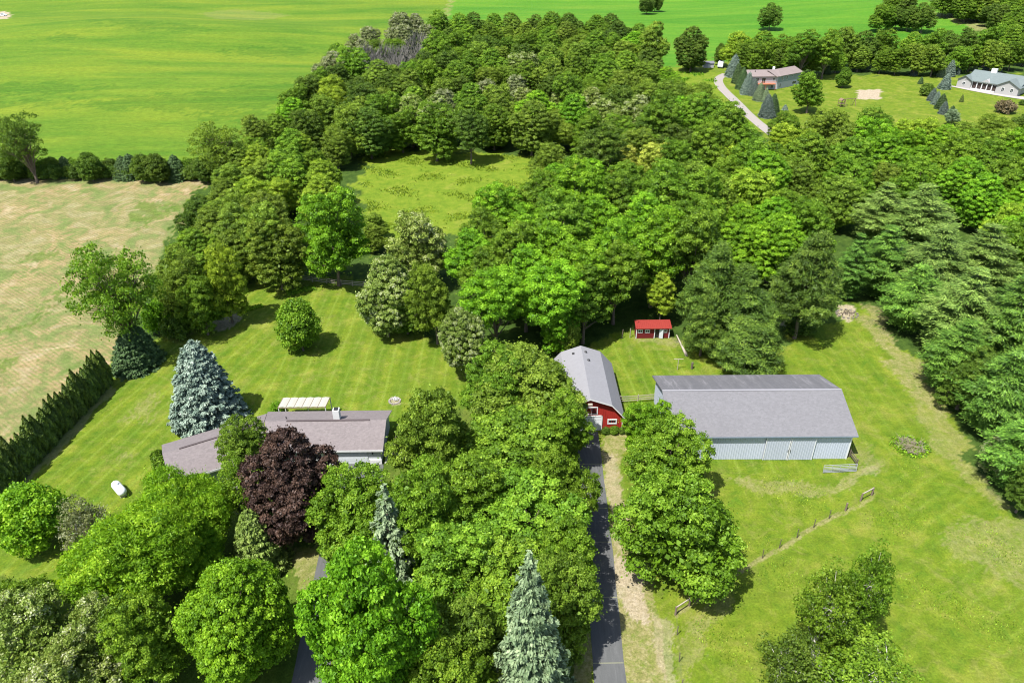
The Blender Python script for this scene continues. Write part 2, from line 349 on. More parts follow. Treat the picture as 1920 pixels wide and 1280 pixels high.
    cr = m.mix(m.math('MULTIPLY', lowst, .5), cr, m.ramp(lowst, [(.42, (.036, .128, .008)), (.62, (.100, .180, .014))]))
    tn = m.ramp(patch, [(.30, (.080, .125, .026)), (.43, (.135, .145, .050)), (.53, (.228, .165, .080)), (.66, (.30, .235, .145))])
    tn = m.mix(m.math('MULTIPLY', line2, m.n('MapRange', {0: mid, 1: .38, 2: .6, 3: .62, 4: .12}).outputs[0]), tn, (.075, .125, .022))
    tn = m.mix(m.math('MULTIPLY', m.n('MapRange', {0: low, 1: .38, 2: .56}).outputs[0], .42), tn, (.105, .135, .04))
    tn = m.mix(m.math('MULTIPLY', zb.outputs['Alpha'], .8), tn, (.062, .11, .012))
    sp_ = m.noise(m.mapv(o, (.6, 1, 1)), .8, 6, .8); sp2 = m.n('MapRange', {0: sp_, 1: .32, 2: .68, 3: .72, 4: 1.28}).outputs[0]; spg = m.n('CombineXYZ', {0: sp2, 1: sp2, 2: sp2}).outputs[0]
    cl = m.mix(1., cl, spg, 'MULTIPLY'); cr = m.mix(.7, cr, spg, 'MULTIPLY'); tn = m.mix(.9, tn, spg, 'MULTIPLY'); lawn = m.mix(.6, lawn, spg, 'MULTIPLY')
    md = m.ramp(mid, [(.3, (.060, .110, .008)), (.5, (.105, .155, .011)), (.7, (.155, .185, .02))])
    md = m.mix(m.math('MULTIPLY', patch, .7), md, m.ramp(patch, [(.35, (.068, .130, .009)), (.55, (.120, .165, .013)), (.7, (.19, .195, .035))]))
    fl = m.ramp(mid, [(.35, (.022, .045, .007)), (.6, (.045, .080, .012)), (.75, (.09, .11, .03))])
    dr = m.ramp(m.noise(o, 1.3, 6, .75), [(.3, (.095, .115, .02)), (.5, (.185, .17, .065)), (.7, (.27, .235, .125))])
    br = m.ramp(m.noise(o, 2.2, 6, .8), [(.3, (.17, .135, .085)), (.5, (.29, .235, .165)), (.7, (.37, .315, .24))])
    c = lawn
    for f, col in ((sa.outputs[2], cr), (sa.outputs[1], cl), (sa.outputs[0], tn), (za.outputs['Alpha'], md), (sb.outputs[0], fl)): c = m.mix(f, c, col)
    dd = m.math('MULTIPLY', sb.outputs[1], m.n('MapRange', {0: m.noise(o, .7, 5, .75), 1: .30, 2: .52}).outputs[0])
    c = m.mix(dd, c, dr)
    bb = m.math('MULTIPLY', sb.outputs[2], m.math('ADD', .7, m.math('MULTIPLY', sb.outputs[2], .3)))
    c = m.mix(m.math('MULTIPLY', bb, m.math('ADD', m.math('MULTIPLY', sb.outputs[2], .6), m.math('MULTIPLY', mid, .8)), clamp=True), c, br)
    f2 = m.n('MapRange', {0: fine, 1: .3, 2: .7, 3: .55, 4: 1.45}).outputs[0]
    g = m.n('CombineXYZ', {0: f2, 1: f2, 2: f2}).outputs[0]
    c = m.mix(.85, c, g, 'MULTIPLY')
    hb = m.math('ADD', m.math('MULTIPLY', fine, .12), m.math('MULTIPLY', mid, .25))
    me.materials.append(m.out(m.bsdf(c, .95, .1, 0, hb, .8, 1.)))
    me.update(); me.validate()
    ob = bpy.data.objects.new('ground', me); C.objects.link(ob); tag(ob, kind='structure')
build_ground()
# ------------------------------------------------------------ paved sheets
def ribbon(name, pts, width, mat, dz=.03, step=2., edges=None):
    P = [np.array(p[:2], float) for p in pts]; Q = [P[0]]
    for a, b in zip(P, P[1:]):
        n = max(1, int(np.linalg.norm(b-a)/step)); Q += [a+(b-a)*(i+1)/n for i in range(n)]
    for _ in range(6 if len(P) > 2 else 0): Q = [Q[0]]+[(Q[i-1]+2*Q[i]+Q[i+1])/4 for i in range(1, len(Q)-1)]+[Q[-1]]
    mb = MB(); prev = None
    for i, q in enumerate(Q):
        d = Q[min(i+1, len(Q)-1)]-Q[max(i-1, 0)]; d = d/np.linalg.norm(d); nrm = np.array([d[1], -d[0]])
        wv = width*(1+.02*math.sin(i*1.7))
        l_, r_ = q-nrm*wv/2, q+nrm*wv/2
        mb.v += [(l_[0], l_[1], float(hgt(*l_))+dz), (r_[0], r_[1], float(hgt(*r_))+dz)]
        if prev is not None: n = len(mb.v); mb.f.append((n-4, n-3, n-1, n-2))
        prev = q
    o = mb.build(name, mat); tag(o, kind='structure'); return o
def asphalt():
    m = NT('asphalt'); o = m.obj()
    a = m.noise(o, 14, 5, .8); b = m.noise(m.mapv(o, (1, .12, 1)), 2.5, 4, .7); p = m.noise(o, .5, 4, .6)
    c = m.ramp(m.math('ADD', m.math('MULTIPLY', a, .5), m.math('MULTIPLY', b, .5)), [(.3, (.052, .054, .052)), (.55, (.082, .084, .082)), (.75, (.145, .143, .138))])
    c = m.mix(m.math('MULTIPLY', p, .3), c, (.09, .09, .095))
    return m.out(m.bsdf(c, .85, .25, 0, a, .4, .01))
asph = asphalt(); conc = plain('concrete', (.36, .33, .30), .9, .15, 1.5); gravel = plain('pale_gravel', (.60, .53, .46), .95, .25, 3)
ribbon('driveway', [(8.0, 20), (8.42, 38.9), (8.72, 46), (9.15, 54), (9.55, 67), (9.75, 74.6)], 2.9, asph, .02)
jm = MB()
for y in (38.0, 40.9, 48.2, 55.5, 60.6, 64.0, 68.2):
    xc = np.interp(y, [20, 38.9, 46, 54, 67, 74.6], [8.0, 8.42, 8.72, 9.15, 9.55, 9.75])
    jm.box(xc-1.4, y-.035, .012, xc+1.4, y+.035, .026)
tag(jm.build('driveway_joints', plain('joint_grass', (.20, .20, .12), .95, .3, 8)), kind='structure')
ribbon('house_drive', [at(u, v) for u, v in ((668, 893), (655, 930), (640, 985), (624, 1052), (604, 1150), (588, 1240), (570, 1330), (550, 1460))], 3.3, asph, .024)
fa = MB(); P4 = [(-22.8, 69.3), (-16.2, 68.6), (-16.0, 65.6), (-23.2, 64.9)]
fa.quad(*[(x, y, .034) for x, y in P4][::-1]); tag(fa.build('forecourt', asph), kind='structure')
sw = MB(); sw.quad(*[(x, y, .030) for x, y in ((-16.1, 68.8), (-13.4, 70.0), (-12.0, 72.0), (-12.6, 72.3), (-14.2, 71.0), (-16.1, 70.4))]); tag(sw.build('footpath', conc), kind='structure')
ribbon('lane', [at(u, v) for u, v in ((1362, 139), (1346, 142), (1343, 149), (1352, 165), (1368, 180), (1385, 196), (1402, 215), (1436, 243), (1462, 262))], 3.4, plain('lane_gravel', (.23, .205, .185), .95, .15, 1), .06, 3)

# ------------------------------------------------------------ foliage generators
def nrmz(a): return a/np.maximum(np.linalg.norm(a, axis=-1, keepdims=True), 1e-9)
def leaf_mesh(name, c, n, s, tone, asp=.7, t=None, fold=.3):
    N = len(c); n = nrmz(n)
    if t is None: t = rng.standard_normal((N, 3))
    t = nrmz(t-n*(t*n).sum(-1, keepdims=True)); b = np.cross(n, t)
    s = np.asarray(s)[:, None]
    k1 = s*(.8+.4*rng.random((N, 1))); k2 = s*asp*(.8+.4*rng.random((N, 1)))
    V = np.stack([c+t*k1-n*s*fold, c+b*k2, c-t*k1-n*s*fold, c-b*k2], 1).reshape(-1, 3)
    me = bpy.data.meshes.new(name); me.vertices.add(4*N); me.vertices.foreach_set('co', V.astype(np.float32).ravel())
    me.loops.add(4*N); me.loops.foreach_set('vertex_index', np.arange(4*N, dtype=np.int32)); me.polygons.add(N)
    me.polygons.foreach_set('loop_start', np.arange(0, 4*N, 4, dtype=np.int32)); me.polygons.foreach_set('loop_total', np.full(N, 4, np.int32))
    a = me.attributes.new('tone', 'FLOAT', 'POINT'); a.data.foreach_set('value', np.repeat(np.clip(tone, 0, 1), 4).astype(np.float32))
    me.materials.append(L['mid']); me.update(); me.validate(); return me
def lobes(d, k, amp, seed):
    g = np.random.default_rng(seed); out = np.zeros(len(d))
    for _ in range(k):
        q = nrmz(g.standard_normal(3)); out += np.maximum(0, d@q)**5*g.uniform(.5, 1)
    return 1-amp*.6+amp*np.minimum(out, 1.4)
def puffs_round(Rr, Rz, zc, n, seed, amp=.25, zmin=-.75, inner=.2, K=7, sr=.55):
    """puff centres on the outside of a union of K sub-domes that fill the crown ellipsoid"""
    g = np.random.default_rng(seed); cen = [np.array([0, 0, .25])]; rad = [min(.8, sr*1.15)]
    tries = 0
    while len(cen) < K and tries < 900:
        tries += 1
        q = nrmz(g.standard_normal(3))
        if q[2] < zmin: continue
        rr_ = sr*g.uniform(.72, 1.1); q = q*(1-rr_)*g.uniform(.92, 1.0+amp*.35)
        if min(np.linalg.norm(q-c_) for c_ in cen) > sr*.62 or tries > 600: cen.append(q); rad.append(rr_)
    cen = np.array(cen); rad = np.array(rad)
    M = n*40; k = g.integers(0, len(cen), M); q = nrmz(g.standard_normal((M, 3))); X_ = cen[k]+q*rad[k][:, None]
    dd = np.linalg.norm(X_[:, None]-cen[None], axis=-1)/rad[None]
    ok = (dd > .93).sum(1) >= len(cen)
    dd[np.arange(M), k] = 9; ok = (dd.min(1) > .9) & (X_[:, 2] > zmin); X_ = X_[ok]; q = q[ok]
    sel = [0]; mind = ((X_-X_[0])**2).sum(-1)
    nn_ = int(n*(1-inner))
    while len(sel) < min(nn_, len(X_)):
        c_ = g.integers(0, len(X_), 60); b_ = c_[mind[c_].argmax()]; sel.append(b_); mind = np.minimum(mind, ((X_-X_[b_])**2).sum(-1))
    P = X_[sel]; D = q[sel]
    ni = n-nn_
    if ni > 0:
        qi = nrmz(g.standard_normal((ni, 3))); P = np.concatenate([P, qi*g.uniform(.35, .75, (ni, 1))]); D = np.concatenate([D, qi])
    mr = np.percentile(np.hypot(P[:, 0], P[:, 1]), 97); mz = max(.5, np.percentile(P[:, 2], 99))
    P = P/np.array([mr, mr, mz])
    P = P*np.array([Rr, Rr, Rz]); P[:, 2] += zc
    return P, D
def puff_leaves(P, D, pr, m, size, flat=.7, spread=.55, upb=.5, seed=0, taper=.25, hemi=-.35):
    g = np.random.default_rng(seed); N = len(P)
    pr_ = pr*(1-taper+2*taper*g.random(N))
    q = nrmz(g.standard_normal((N, m, 3))+ (D*.55+np.array([0, 0, upb]))[:, None, :])
    r_ = pr_[:, None, None]*(g.random((N, m, 1))**.33*.45+.55)
    off = q*r_*(1+.25*g.standard_normal((N, m, 1))*.5); off[..., 2] *= flat
    off[..., 2] = np.where(off[..., 2] < 0, off[..., 2]*.45, off[..., 2]); c = (P[:, None]+off).reshape(-1, 3)
    nn = (nrmz(q+g.standard_normal((N, m, 3))*spread)).reshape(-1, 3)
    nn[:, 2] = np.abs(nn[:, 2])*.8+nn[:, 2]*.2
    pt = g.random(N); tone = (np.repeat(pt, m)*.5+g.random(N*m)*.5)
    s = size*(.7+.6*g.random(N*m))
    return c, nn, s, tone
def limb_mesh(name, H0, zc, P, tr, nl, seed, mat, fork=.35, wig=.3, multi=1):
    g = random.Random(seed); mb = MB(); top = zc
    stems = []
    for k in range(multi):
        a = 2*math.pi*k/multi+g.random(); off = .0 if multi == 1 else .35
        pts = []; lean = 0 if multi == 1 else .13
        for i in range(7):
            t = i/6; z = -.3+t*(top*1.15+.3)
            pts.append((math.cos(a)*(off+lean*z)+g.uniform(-1, 1)*wig*t, math.sin(a)*(off+lean*z)+g.uniform(-1, 1)*wig*t, z))
        rr = [tr*(1.25 if i == 0 else 1)*(1-.8*i/6) for i in range(7)]
        mb.tube(pts, rr, 8); stems.append(pts)
    idx = list(range(len(P))); g.shuffle(idx)
    for k, i in enumerate(idx[:nl]):
        e = Vector(P[i]); st = stems[k % multi]; f = g.uniform(fork, .95)
        j = f*6; a0 = Vector(st[int(j)]).lerp(Vector(st[min(6, int(j)+1)]), j-int(j))
        if a0.z > e.z+.5: a0 = Vector(st[2]).lerp(Vector(st[3]), g.random())
        mdp = a0.lerp(e, .5)+Vector((g.uniform(-.3, .3), g.uniform(-.3, .3), g.uniform(.1, .7)))
        r0 = tr*.38*(1-.4*f); mb.tube([a0, mdp, a0.lerp(e, .93)], [r0, r0*.6, r0*.18], 5)
    return mb.mesh(name, mat)
PROTO = {}
def reg(k, crown, trunk, Rr, Rz, zc): PROTO[k] = dict(crown=crown, trunk=trunk, R=Rr, Rz=Rz, zc=zc, c=max(0., (zc-Rz)/(zc+Rz)), H=zc+Rz)
def broad(k, Rr, Rz, clear, n, pr, m, size, seed, amp=.25, flat=.7, spread=.55, upb=.5, zmin=-.75, inner=.2, asp=.7, tr=.3, nl=14, tmat=None, fill=500, multi=1, fork=.35, K=7, sr=.55, stray=.06, cone=0.):
    zc = Rz+clear
    P, D = puffs_round(Rr, Rz, zc, n, seed, amp, zmin, inner, K, sr)
    if cone:
        tz = np.clip((P[:, 2]-zc)/Rz+.35, 0, 1.35)/1.35; P[:, :2] *= (1.12-cone*tz**1.1)[:, None]
    P = (P-[0, 0, zc])*np.array([1-pr*.85/Rr, 1-pr*.85/Rr, 1-pr*.6/Rz])+[0, 0, zc]
    c, nn, s, tn = puff_leaves(P, D, pr, m, size, flat, spread, upb, seed+2)
    g = np.random.default_rng(seed+9)
    k_ = g.random(len(c)) < stray; c[k_] += g.standard_normal((k_.sum(), 3))*pr*.45
    if fill:
        q = nrmz(g.standard_normal((fill, 3)))*g.uniform(.25, .72, (fill, 1))*np.array([Rr, Rr, Rz])+[0, 0, zc]
        c = np.concatenate([c, q]); nn = np.concatenate([nn, g.standard_normal((fill, 3))]); s = np.concatenate([s, np.full(fill, size*2.6)]); tn = np.concatenate([tn, g.random(fill)*.6])
    cm = leaf_mesh('crown', c, nn, s, tn, asp)
    tm = limb_mesh('trunk', zc+Rz, zc, P, tr, nl, seed+5, tmat or bark, fork, multi=multi)
    reg(k, cm, tm, Rr, Rz, zc)
#      key      R    Rz  clear  n   pr   m  size seed
broad('maple_a', 6.2, 6.0, .8, 360, .66, 200, .13, 11, amp=.3, flat=.55, upb=1.3, inner=.06, fill=900, K=11, sr=.5, zmin=-.85)
broad('maple_b', 6.0, 6.2, .8, 330, .70, 205, .135, 21, amp=.5, flat=.55, upb=1.3, inner=.08, fill=900, K=13, sr=.42, zmin=-.85)
broad('oak_a', 6.2, 5.6, .9, 300, .72, 190, .13, 31, amp=.8, flat=.55, upb=1.1, spread=.7, fill=800, nl=30, K=14, sr=.36, zmin=-.85, stray=.10)
broad('oak_b', 6.0, 5.2, .9, 280, .74, 190, .13, 41, amp=.9, flat=.5, upb=1.1, spread=.7, fill=800, nl=30, K=13, sr=.35, zmin=-.85, stray=.10)
broad('oak_c', 5.6, 5.8, .9, 270, .7, 185, .125, 51, amp=.9, flat=.55, upb=1.1, spread=.7, fill=700, nl=30, K=15, sr=.32, zmin=-.85, stray=.10)
broad('locust_a', 6.8, 5.4, 1.2, 300, 1.0, 210, .17, 61, amp=.5, flat=.34, spread=.7, upb=.6, asp=.34, inner=.22, fill=800, K=12, sr=.4, stray=.15)
broad('tall_a', 5.4, 6.6, 3.4, 200, .8, 190, .14, 71, amp=.5, flat=.55, upb=.8, inner=.25, fill=300, nl=50, tr=.32, fork=.25, K=12, sr=.4, stray=.1)
broad('tall_b', 5.6, 6.2, 3.8, 190, .82, 190, .14, 81, amp=.6, flat=.55, upb=.8, inner=.28, fill=250, nl=50, tr=.32, fork=.25, K=12, sr=.38, stray=.1)
broad('elm', 6.0, 4.9, 3.0, 130, .9, 110, .13, 91, amp=.9, flat=.6, spread=.9, inner=.35, fill=100, nl=80, tr=.34, fork=.1, K=13, sr=.3, stray=.2)
broad('birch_a', 3.2, 4.2, 1.8, 120, .6, 110, .10, 101, amp=.8, flat=.8, spread=.9, inner=.35, fill=60, nl=60, tr=.19, tmat=barkl, multi=3, fork=.3, K=12, sr=.32, stray=.25)
broad('birch_b', 3.0, 3.4, .6, 90, .6, 80, .10, 111, amp=.8, flat=.8, spread=.9, inner=.35, fill=40, nl=50, tr=.10, tmat=barkl, multi=3, fork=.3, K=12, sr=.32, stray=.25)
broad('small_round', 2.6, 2.9, .2, 130, .5, 110, .11, 121, amp=.2, flat=.85, spread=.9, fill=500, tr=.14, K=8, sr=.6, stray=.15)
broad('shrub', 1.6, 1.4, -.2, 65, .42, 90, .10, 131, amp=.25, flat=.7, zmin=-.6, fill=400, tr=.08, nl=6, stray=.15)
broad('rpine_a', 3.9, 6.4, .8, 290, .62, 120, .19, 141, amp=.5, flat=.6, spread=1., upb=.7, asp=.2, inner=.2, fill=700, nl=30, tr=.24, K=13, sr=.36, stray=.1, cone=.6)
broad('rpine_b', 4.2, 5.4, .4, 260, .65, 120, .19, 151, amp=.5, flat=.6, spread=1., upb=.7, asp=.2, inner=.2, fill=700, nl=30, tr=.24, K=13, sr=.36, stray=.1, cone=.6)
# bare crown of twigs
def bare():
    P, D = puffs_round(4.6, 4.2, 5.6, 90, 161, .3); g = random.Random(3); mb = MB()
    for p in P:
        for _ in range(6):
            a = Vector(p)*.8+Vector((0, 0, .5)); mb.tube([a, Vector(p)+Vector((g.uniform(-1, 1), g.uniform(-1, 1), g.uniform(0, 1.4)))], [.07, .02], 3)
    reg('bare', mb.mesh('crown', L['twig']), limb_mesh('trunk', 9.8, 5.6, P, .22, 50, 8, L['twig']), 4.8, 4.4, 5.6)
bare()
def spruce(k, Rr, H, seed, levels=24, size=.17, droop=.25, dens=1., power=.85, gap=.1, asp=.45, tmat=None):
    g = np.random.default_rng(seed); cs = []; ns = []; ts = []; tn = []; mb = MB()
    mb.tube([(0, 0, -.3), (0, 0, H*.5), (0, 0, H*.99)], [.26*Rr/3.2, .15*Rr/3.2, .02], 7)
    for i in range(levels):
        f = i/(levels-1.); z = .25+f*(H-.5); r_ = Rr*(1-f)**power*(1+.06*math.sin(i*2.3))+.18
        nb = max(4, int(2*math.pi*r_/(.62)*dens)); a0 = g.random()*6.28
        for b in range(nb):
            a = a0+2*math.pi*(b+g.uniform(-.3, .3))/nb; rb = r_*g.uniform(1-2.2*gap, 1+gap); d = np.array([math.cos(a), math.sin(a), 0])
            m_ = max(10, int(44*rb**.75*dens)); t = g.random(m_)**.55*.78+.22
            wd = .34*(1.05-.5*t)*min(1., rb)
            lat = g.uniform(-1, 1, m_)*wd; sd = np.array([-d[1], d[0], 0])
            zz = z-droop*rb*(t**1.3)+.18*rb*np.maximum(0, t-.75)*2+g.uniform(-.1, .16, m_)
            c = d[None]*(t*rb)[:, None]+sd[None]*lat[:, None]; c[:, 2] = zz
            cs.append(c); nn = g.standard_normal((m_, 3))*.55+np.array([0, 0, 1.])+d*.5; ns.append(nn)
            ts.append(d[None]+sd[None]*(lat/wd*.8)[:, None]+g.standard_normal((m_, 3))*.35)
            tn.append(g.random()*.4+g.random(m_)*.45+.15*(t > .85))
            if rb > .6 and g.random() < .5: mb.tube([(0, 0, z), tuple(d*rb*.8+np.array([0, 0, z-droop*rb*.7]))], [.04, .01], 3)
    c = np.concatenate(cs); N = len(c)
    cm = leaf_mesh('crown', c, np.concatenate(ns), size*(.7+.6*g.random(N)), np.concatenate(tn), asp, np.concatenate(ts), .15)
    PROTO[k] = dict(crown=cm, trunk=mb.mesh('trunk', tmat or bark), R=Rr, H=H, cone=True)
spruce('spruce_a', 3.3, 9.0, 201, 26, .15, dens=1.5, power=.6, gap=.13); spruce('spruce_b', 2.6, 9.0, 202, 24, .14, gap=.2, power=.85, dens=1.4); spruce('spruce_c', 3.2, 6.5, 203, 20, .15, droop=.2, power=.6, dens=1.4)
spruce('spruce_thin', 2.5, 9.0, 204, 17, .17, dens=.85, droop=.35, gap=.22)
def wpine(k, Rr, H, seed):
    g = np.random.default_rng(seed); cs = []; ns = []; ts = []; tn = []; mb = MB()
    mb.tube([(0, 0, -.3), (.1, 0, H*.5), (0, .1, H*.97)], [.32, .2, .03], 8)
    lv = 15
    for i in range(lv):
        f = i/(lv-1.); z = .8+f*(H-1.2); prof = (math.sin(min(1, (f*1.15+.28))*math.pi*.5) if f < .35 else (1-(f-.35)/.65)**.75); r_ = Rr*max(.12, prof)
        nb = int(4+r_*1.6); a0 = g.random()*6.28
        for b in range(nb):
            a = a0+2*math.pi*(b+g.uniform(-.35, .35))/nb; rb = r_*g.uniform(.72, 1.12); d = np.array([math.cos(a), math.sin(a), 0]); sd = np.array([-d[1], d[0], 0])
            zb = z+g.uniform(-.3, .3); tip = d*rb+np.array([0, 0, zb+.12*rb]); mb.tube([(0, 0, zb), tuple(tip)], [.06, .012], 3)
            # plumes along the limb
            npl = max(3, int(rb*2.6)); tt = np.linspace(.3, 1, npl)
            for q in tt:
                m_ = 44; w_ = .75*(1.15-.55*q)*min(1, rb/2.5)
                base = d*rb*q+sd*g.uniform(-1, 1)*w_+np.array([0, 0, zb+.12*rb*q+g.uniform(-.05, .15)])
                o = g.standard_normal((m_, 3))*np.array([.36, .36, .07]); cs.append(base+o)
                ns.append(g.standard_normal((m_, 3))*.5+np.array([0, 0, 1.3])+d*.3)
                ts.append(d[None]*.9+o*1.2+np.array([0, 0, .45])+g.standard_normal((m_, 3))*.3)
                tn.append(g.random()*.45+g.random(m_)*.5)
    c = np.concatenate(cs); N = len(c)
    cm = leaf_mesh('crown', c, np.concatenate(ns), .21*(.7+.6*g.random(N)), np.concatenate(tn), .22, np.concatenate(ts), .1)
    PROTO[k] = dict(crown=cm, trunk=mb.mesh('trunk', bark), R=Rr, H=H, cone=True)
wpine('wpine_a', 4.6, 14.5, 301); wpine('wpine_b', 4.2, 12.5, 302)
def arbor(k, seed):
    g = np.random.default_rng(seed); N = 5200; H = 5.; f = g.random(N)**.9
    pr = .72*np.minimum(1, (1-f)*2.1)**.75*(1-.25*(1-f)**4); a = g.random(N)*6.283
    pr = pr*(1+.14*np.sin(a*3+f*9)+.1*np.sin(a*5-f*17)); rr = pr*(g.random(N)**.25)
    c = np.stack([rr*np.cos(a), rr*np.sin(a), .05+f*H], -1)
    nn = np.stack([np.cos(a), np.sin(a), .45+0*a], -1)+g.standard_normal((N, 3))*.45
    t = np.array([0, 0, 1.])+np.stack([np.cos(a), np.sin(a), 0*a], -1)*.3+g.standard_normal((N, 3))*.2
    cm = leaf_mesh('crown', c, nn, .15*(.7+.6*g.random(N)), g.random(N)*.6+.4*(np.sin(a*4+f*11)*.5+.5), .45, t, .1)
    mb = MB(); mb.tube([(0, 0, -.2), (0, 0, 3.8)], [.09, .02], 6)
    PROTO[k] = dict(crown=cm, trunk=mb.mesh('trunk', bark), R=.8, H=5.1, cone=True)
arbor('arbor_a', 401); arbor('arbor_b', 402)
NAMES = dict(maple='maple_tree', oak='broadleaf_tree', locust='locust_tree', tall='broadleaf_tree', elm='elm_tree', birch='birch_tree', small='broadleaf_tree', shrub='shrub', rpine='pine_tree', wpine='pine_tree', spruce='spruce_tree', arbor='arborvitae', bare='bare_tree')
CROWNS = {}
def plant(kind, x, y, z, sx, sz, col, label, cat=None, group=None, rz=None, lean=0):
    p = PROTO[kind]; nm = NAMES[kind.split('_')[0]]
    cat = cat or {'shrub': 'shrub', 'arborvitae': 'hedge tree'}.get(nm, 'tree')
    e = thing(nm, label, cat, (x, y, z), (x*.731+y*1.377) % 6.28 if rz is None else rz, group); e.scale = (sx, sx*(.93+.14*((x*3.7+y*2.3) % 1)), sz)
    if nm not in ('arborvitae', 'shrub'): e.rotation_euler[0] = .11*(((x*5.3+y) % 1)-.5); e.rotation_euler[1] = .11*(((x+y*6.1) % 1)-.5)
    for part in ('trunk', 'crown'):
        me = p[part]
        if part == 'crown' and kind != 'bare':
            if (kind, col) not in CROWNS:
                m2 = p[part].copy(); m2.materials[0] = L[col]; CROWNS[(kind, col)] = m2
            me = CROWNS[(kind, col)]
        o = bpy.data.objects.new(part, me); C.objects.link(o); o.parent = e
    return e
def tree(kind, col, u, vtop, wpx, vbot=None, label='', group=None, cat=None, vc=None, **kw):
    """fit a tree so its crown stands where the photo shows it; kind gives the geometry"""
    p = PROTO[kind]; cone = p.get('cone'); zc = 6.; v_ = (vc or vtop+wpx*.5)
    for _ in range(8):
        b = at(u, v_, zc); sl = float(np.linalg.norm(np.array([b[0], b[1], b[2]+zc])-[0, 0, CAMH])); th = math.asin(min(1, (CAMH-b[2]-zc)/sl)); px = FPX/sl
        # correct for off-axis magnification
        px = FPX/(np.dot(np.array([b[0], b[1], b[2]+zc-CAMH]), fw))
        Rr = wpx/2/px
        if cone:
            if vbot is not None: H = ((vbot-vtop)/px-Rr*math.sin(th)*.9)/math.cos(th); H = max(H, Rr*1.2)
            else: H = Rr*p['H']/p['R']
            zc = H*.4; v_ = (vtop+H*.6*px*math.cos(th)) if vc is None else vc
        else:
            if vbot is not None:
                hh = (vbot-vtop)/2/px; Rz = math.sqrt(max(hh**2-(Rr*math.sin(th))**2, (.45*Rr)**2))/math.cos(th); Rz = min(Rz, 2.2*Rr)
                v_ = (vtop+vbot)/2
            else:
                Rz = Rr*p['Rz']/p['R']
                hh = math.sqrt((Rr*math.sin(th))**2+(Rz*math.cos(th))**2)
                v_ = vc if vc is not None else vtop+hh*px
            H = Rz*p['H']/p['Rz']; zc = H-Rz
    return plant(kind, b[0], b[1], b[2], Rr/p['R'], H/p['H'], col, label, cat, group, **kw)
# ------------------------------------------------------------ single trees of the yard
T = tree
T('small_round', 'feather', 62, 903, 128, 1035, 'small bright green tree standing beside the arborvitae hedge at the left edge')
T('birch_b', 'palew', 155, 935, 95, 1065, 'thin pale birch with whitish drooping twigs beside the small bright tree')
T('locust_a', 'feather', 352, 868, 175, 1050, 'bright yellow-green locust tree with its crown over the low corner of the house roof')
T('locust_a', 'feather', 250, 930, 250, 1165, 'broad feathery locust tree between the white tank and the round maple', rz=2.)
T('locust_a', 'feather', 375, 985, 120, 1105, 'smaller feathery locust tree beside the little olive spruce', rz=4.)
T('oak_a', 'mid', 25, 1062, 150, 1210, 'mid green broadleaf tree behind the silvery one at the bottom left corner')
T('oak_b', 'pale', 58, 1108, 190, 1290, 'silvery tree with pale leaf undersides in the bottom left corner, higher crown')
T('oak_c', 'pale', 165, 1125, 150, 1300, 'silvery tree beside the fresh green tree near the bottom left corner')
T('oak_a', 'pale', 110, 1195, 210, 1400, 'silvery tree cut by the bottom edge below the other two silvery ones')
T('oak_c', 'fresh', 262, 1118, 165, 1300, 'fresh green tree between the silvery tree and the dense round maple')
T('maple_a', 'bright', 448, 1048, 216, 1285, 'dense round bright green maple at the bottom, left of the house drive')
T('spruce_c', 'olneedle', 482, 952, 100, 1092, 'small olive green spruce in front of the purple maple')
T('maple_b', 'purple', 551, 803, 180, 1022, 'dark purple-leaved maple in front of the garage house')
T('oak_c', 'olive', 468, 778, 112, 905, 'light open green tree overlapping the middle of the house roof')
T('birch_a', 'mid', 448, 860, 95, 985, 'lower light green tree between the house wall and the purple maple')
T('maple_b', 'bright', 690, 1003, 246, 1330, 'largest dense bright green maple at the bottom centre, right of the house drive', rz=1.)
T('oak_a', 'mid', 688, 870, 196, 1065, 'rounded mid green tree just right of the purple maple, below the garage forecourt')
T('oak_c', 'mid', 775, 872, 175, 1070, 'mid green tree crowding behind the small pale spruce')
T('spruce_thin', 'greyblue', 734, 917, 132, 1150, 'small pale grey-green spruce poking up among broadleaf trees')
T('oak_b', 'olive', 812, 722, 165, 905, 'olive green tree right beside the end of the house roof')
T('oak_a', 'olive', 1000, 640, 224, 815, 'wide olive green tree in front of the red barn roof')
T('oak_c', 'fresh', 925, 650, 140, 800, 'fresh green tree left of the wide one by the red barn')
T('oak_b', 'fresh', 950, 745, 235, 920, 'light fresh green tree in the clump below the red barn tree')
T('oak_c', 'mid', 1046, 742, 126, 885, 'mid green tree reaching over the red barn door')
T('oak_a', 'mid', 1056, 838, 140, 1000, 'mid green tree leaning over the driveway edge below the barn')
T('oak_b', 'mid', 888, 832, 195, 1010, 'mid green tree in the heart of the front clump')
T('oak_a', 'fresh', 985, 880, 250, 1090, 'fresh green tree at the centre of the clump beside the driveway')
T('oak_c', 'fresh', 858, 945, 205, 1140, 'fresh green tree between the small pale spruce and the driveway clump')
T('oak_b', 'mid', 1062, 958, 156, 1120, 'green tree whose crown edges the driveway across from the big roadside tree')
T('oak_a', 'fresh', 960, 1010, 225, 1200, 'fresh green tree directly behind the tall blue-grey spruce')
T('oak_c', 'olive', 1048, 1050, 150, 1235, 'olive tree right of the tall blue-grey spruce, its shadow on the driveway')
T('oak_b', 'olive', 878, 1100, 215, 1310, 'olive green tree between the largest maple and the blue-grey spruce')
T('oak_a', 'fresh', 860, 1190, 200, 1400, 'fresh green tree at the bottom edge beside the largest maple')
T('spruce_b', 'greyblue', 1000, 1064, 154, 1380, 'tall pale blue-grey spruce at the bottom beside the driveway')
T('oak_c', 'bright', 1212, 742, 98, 860, 'bright green tree between the red barn and the grey-roofed barn')
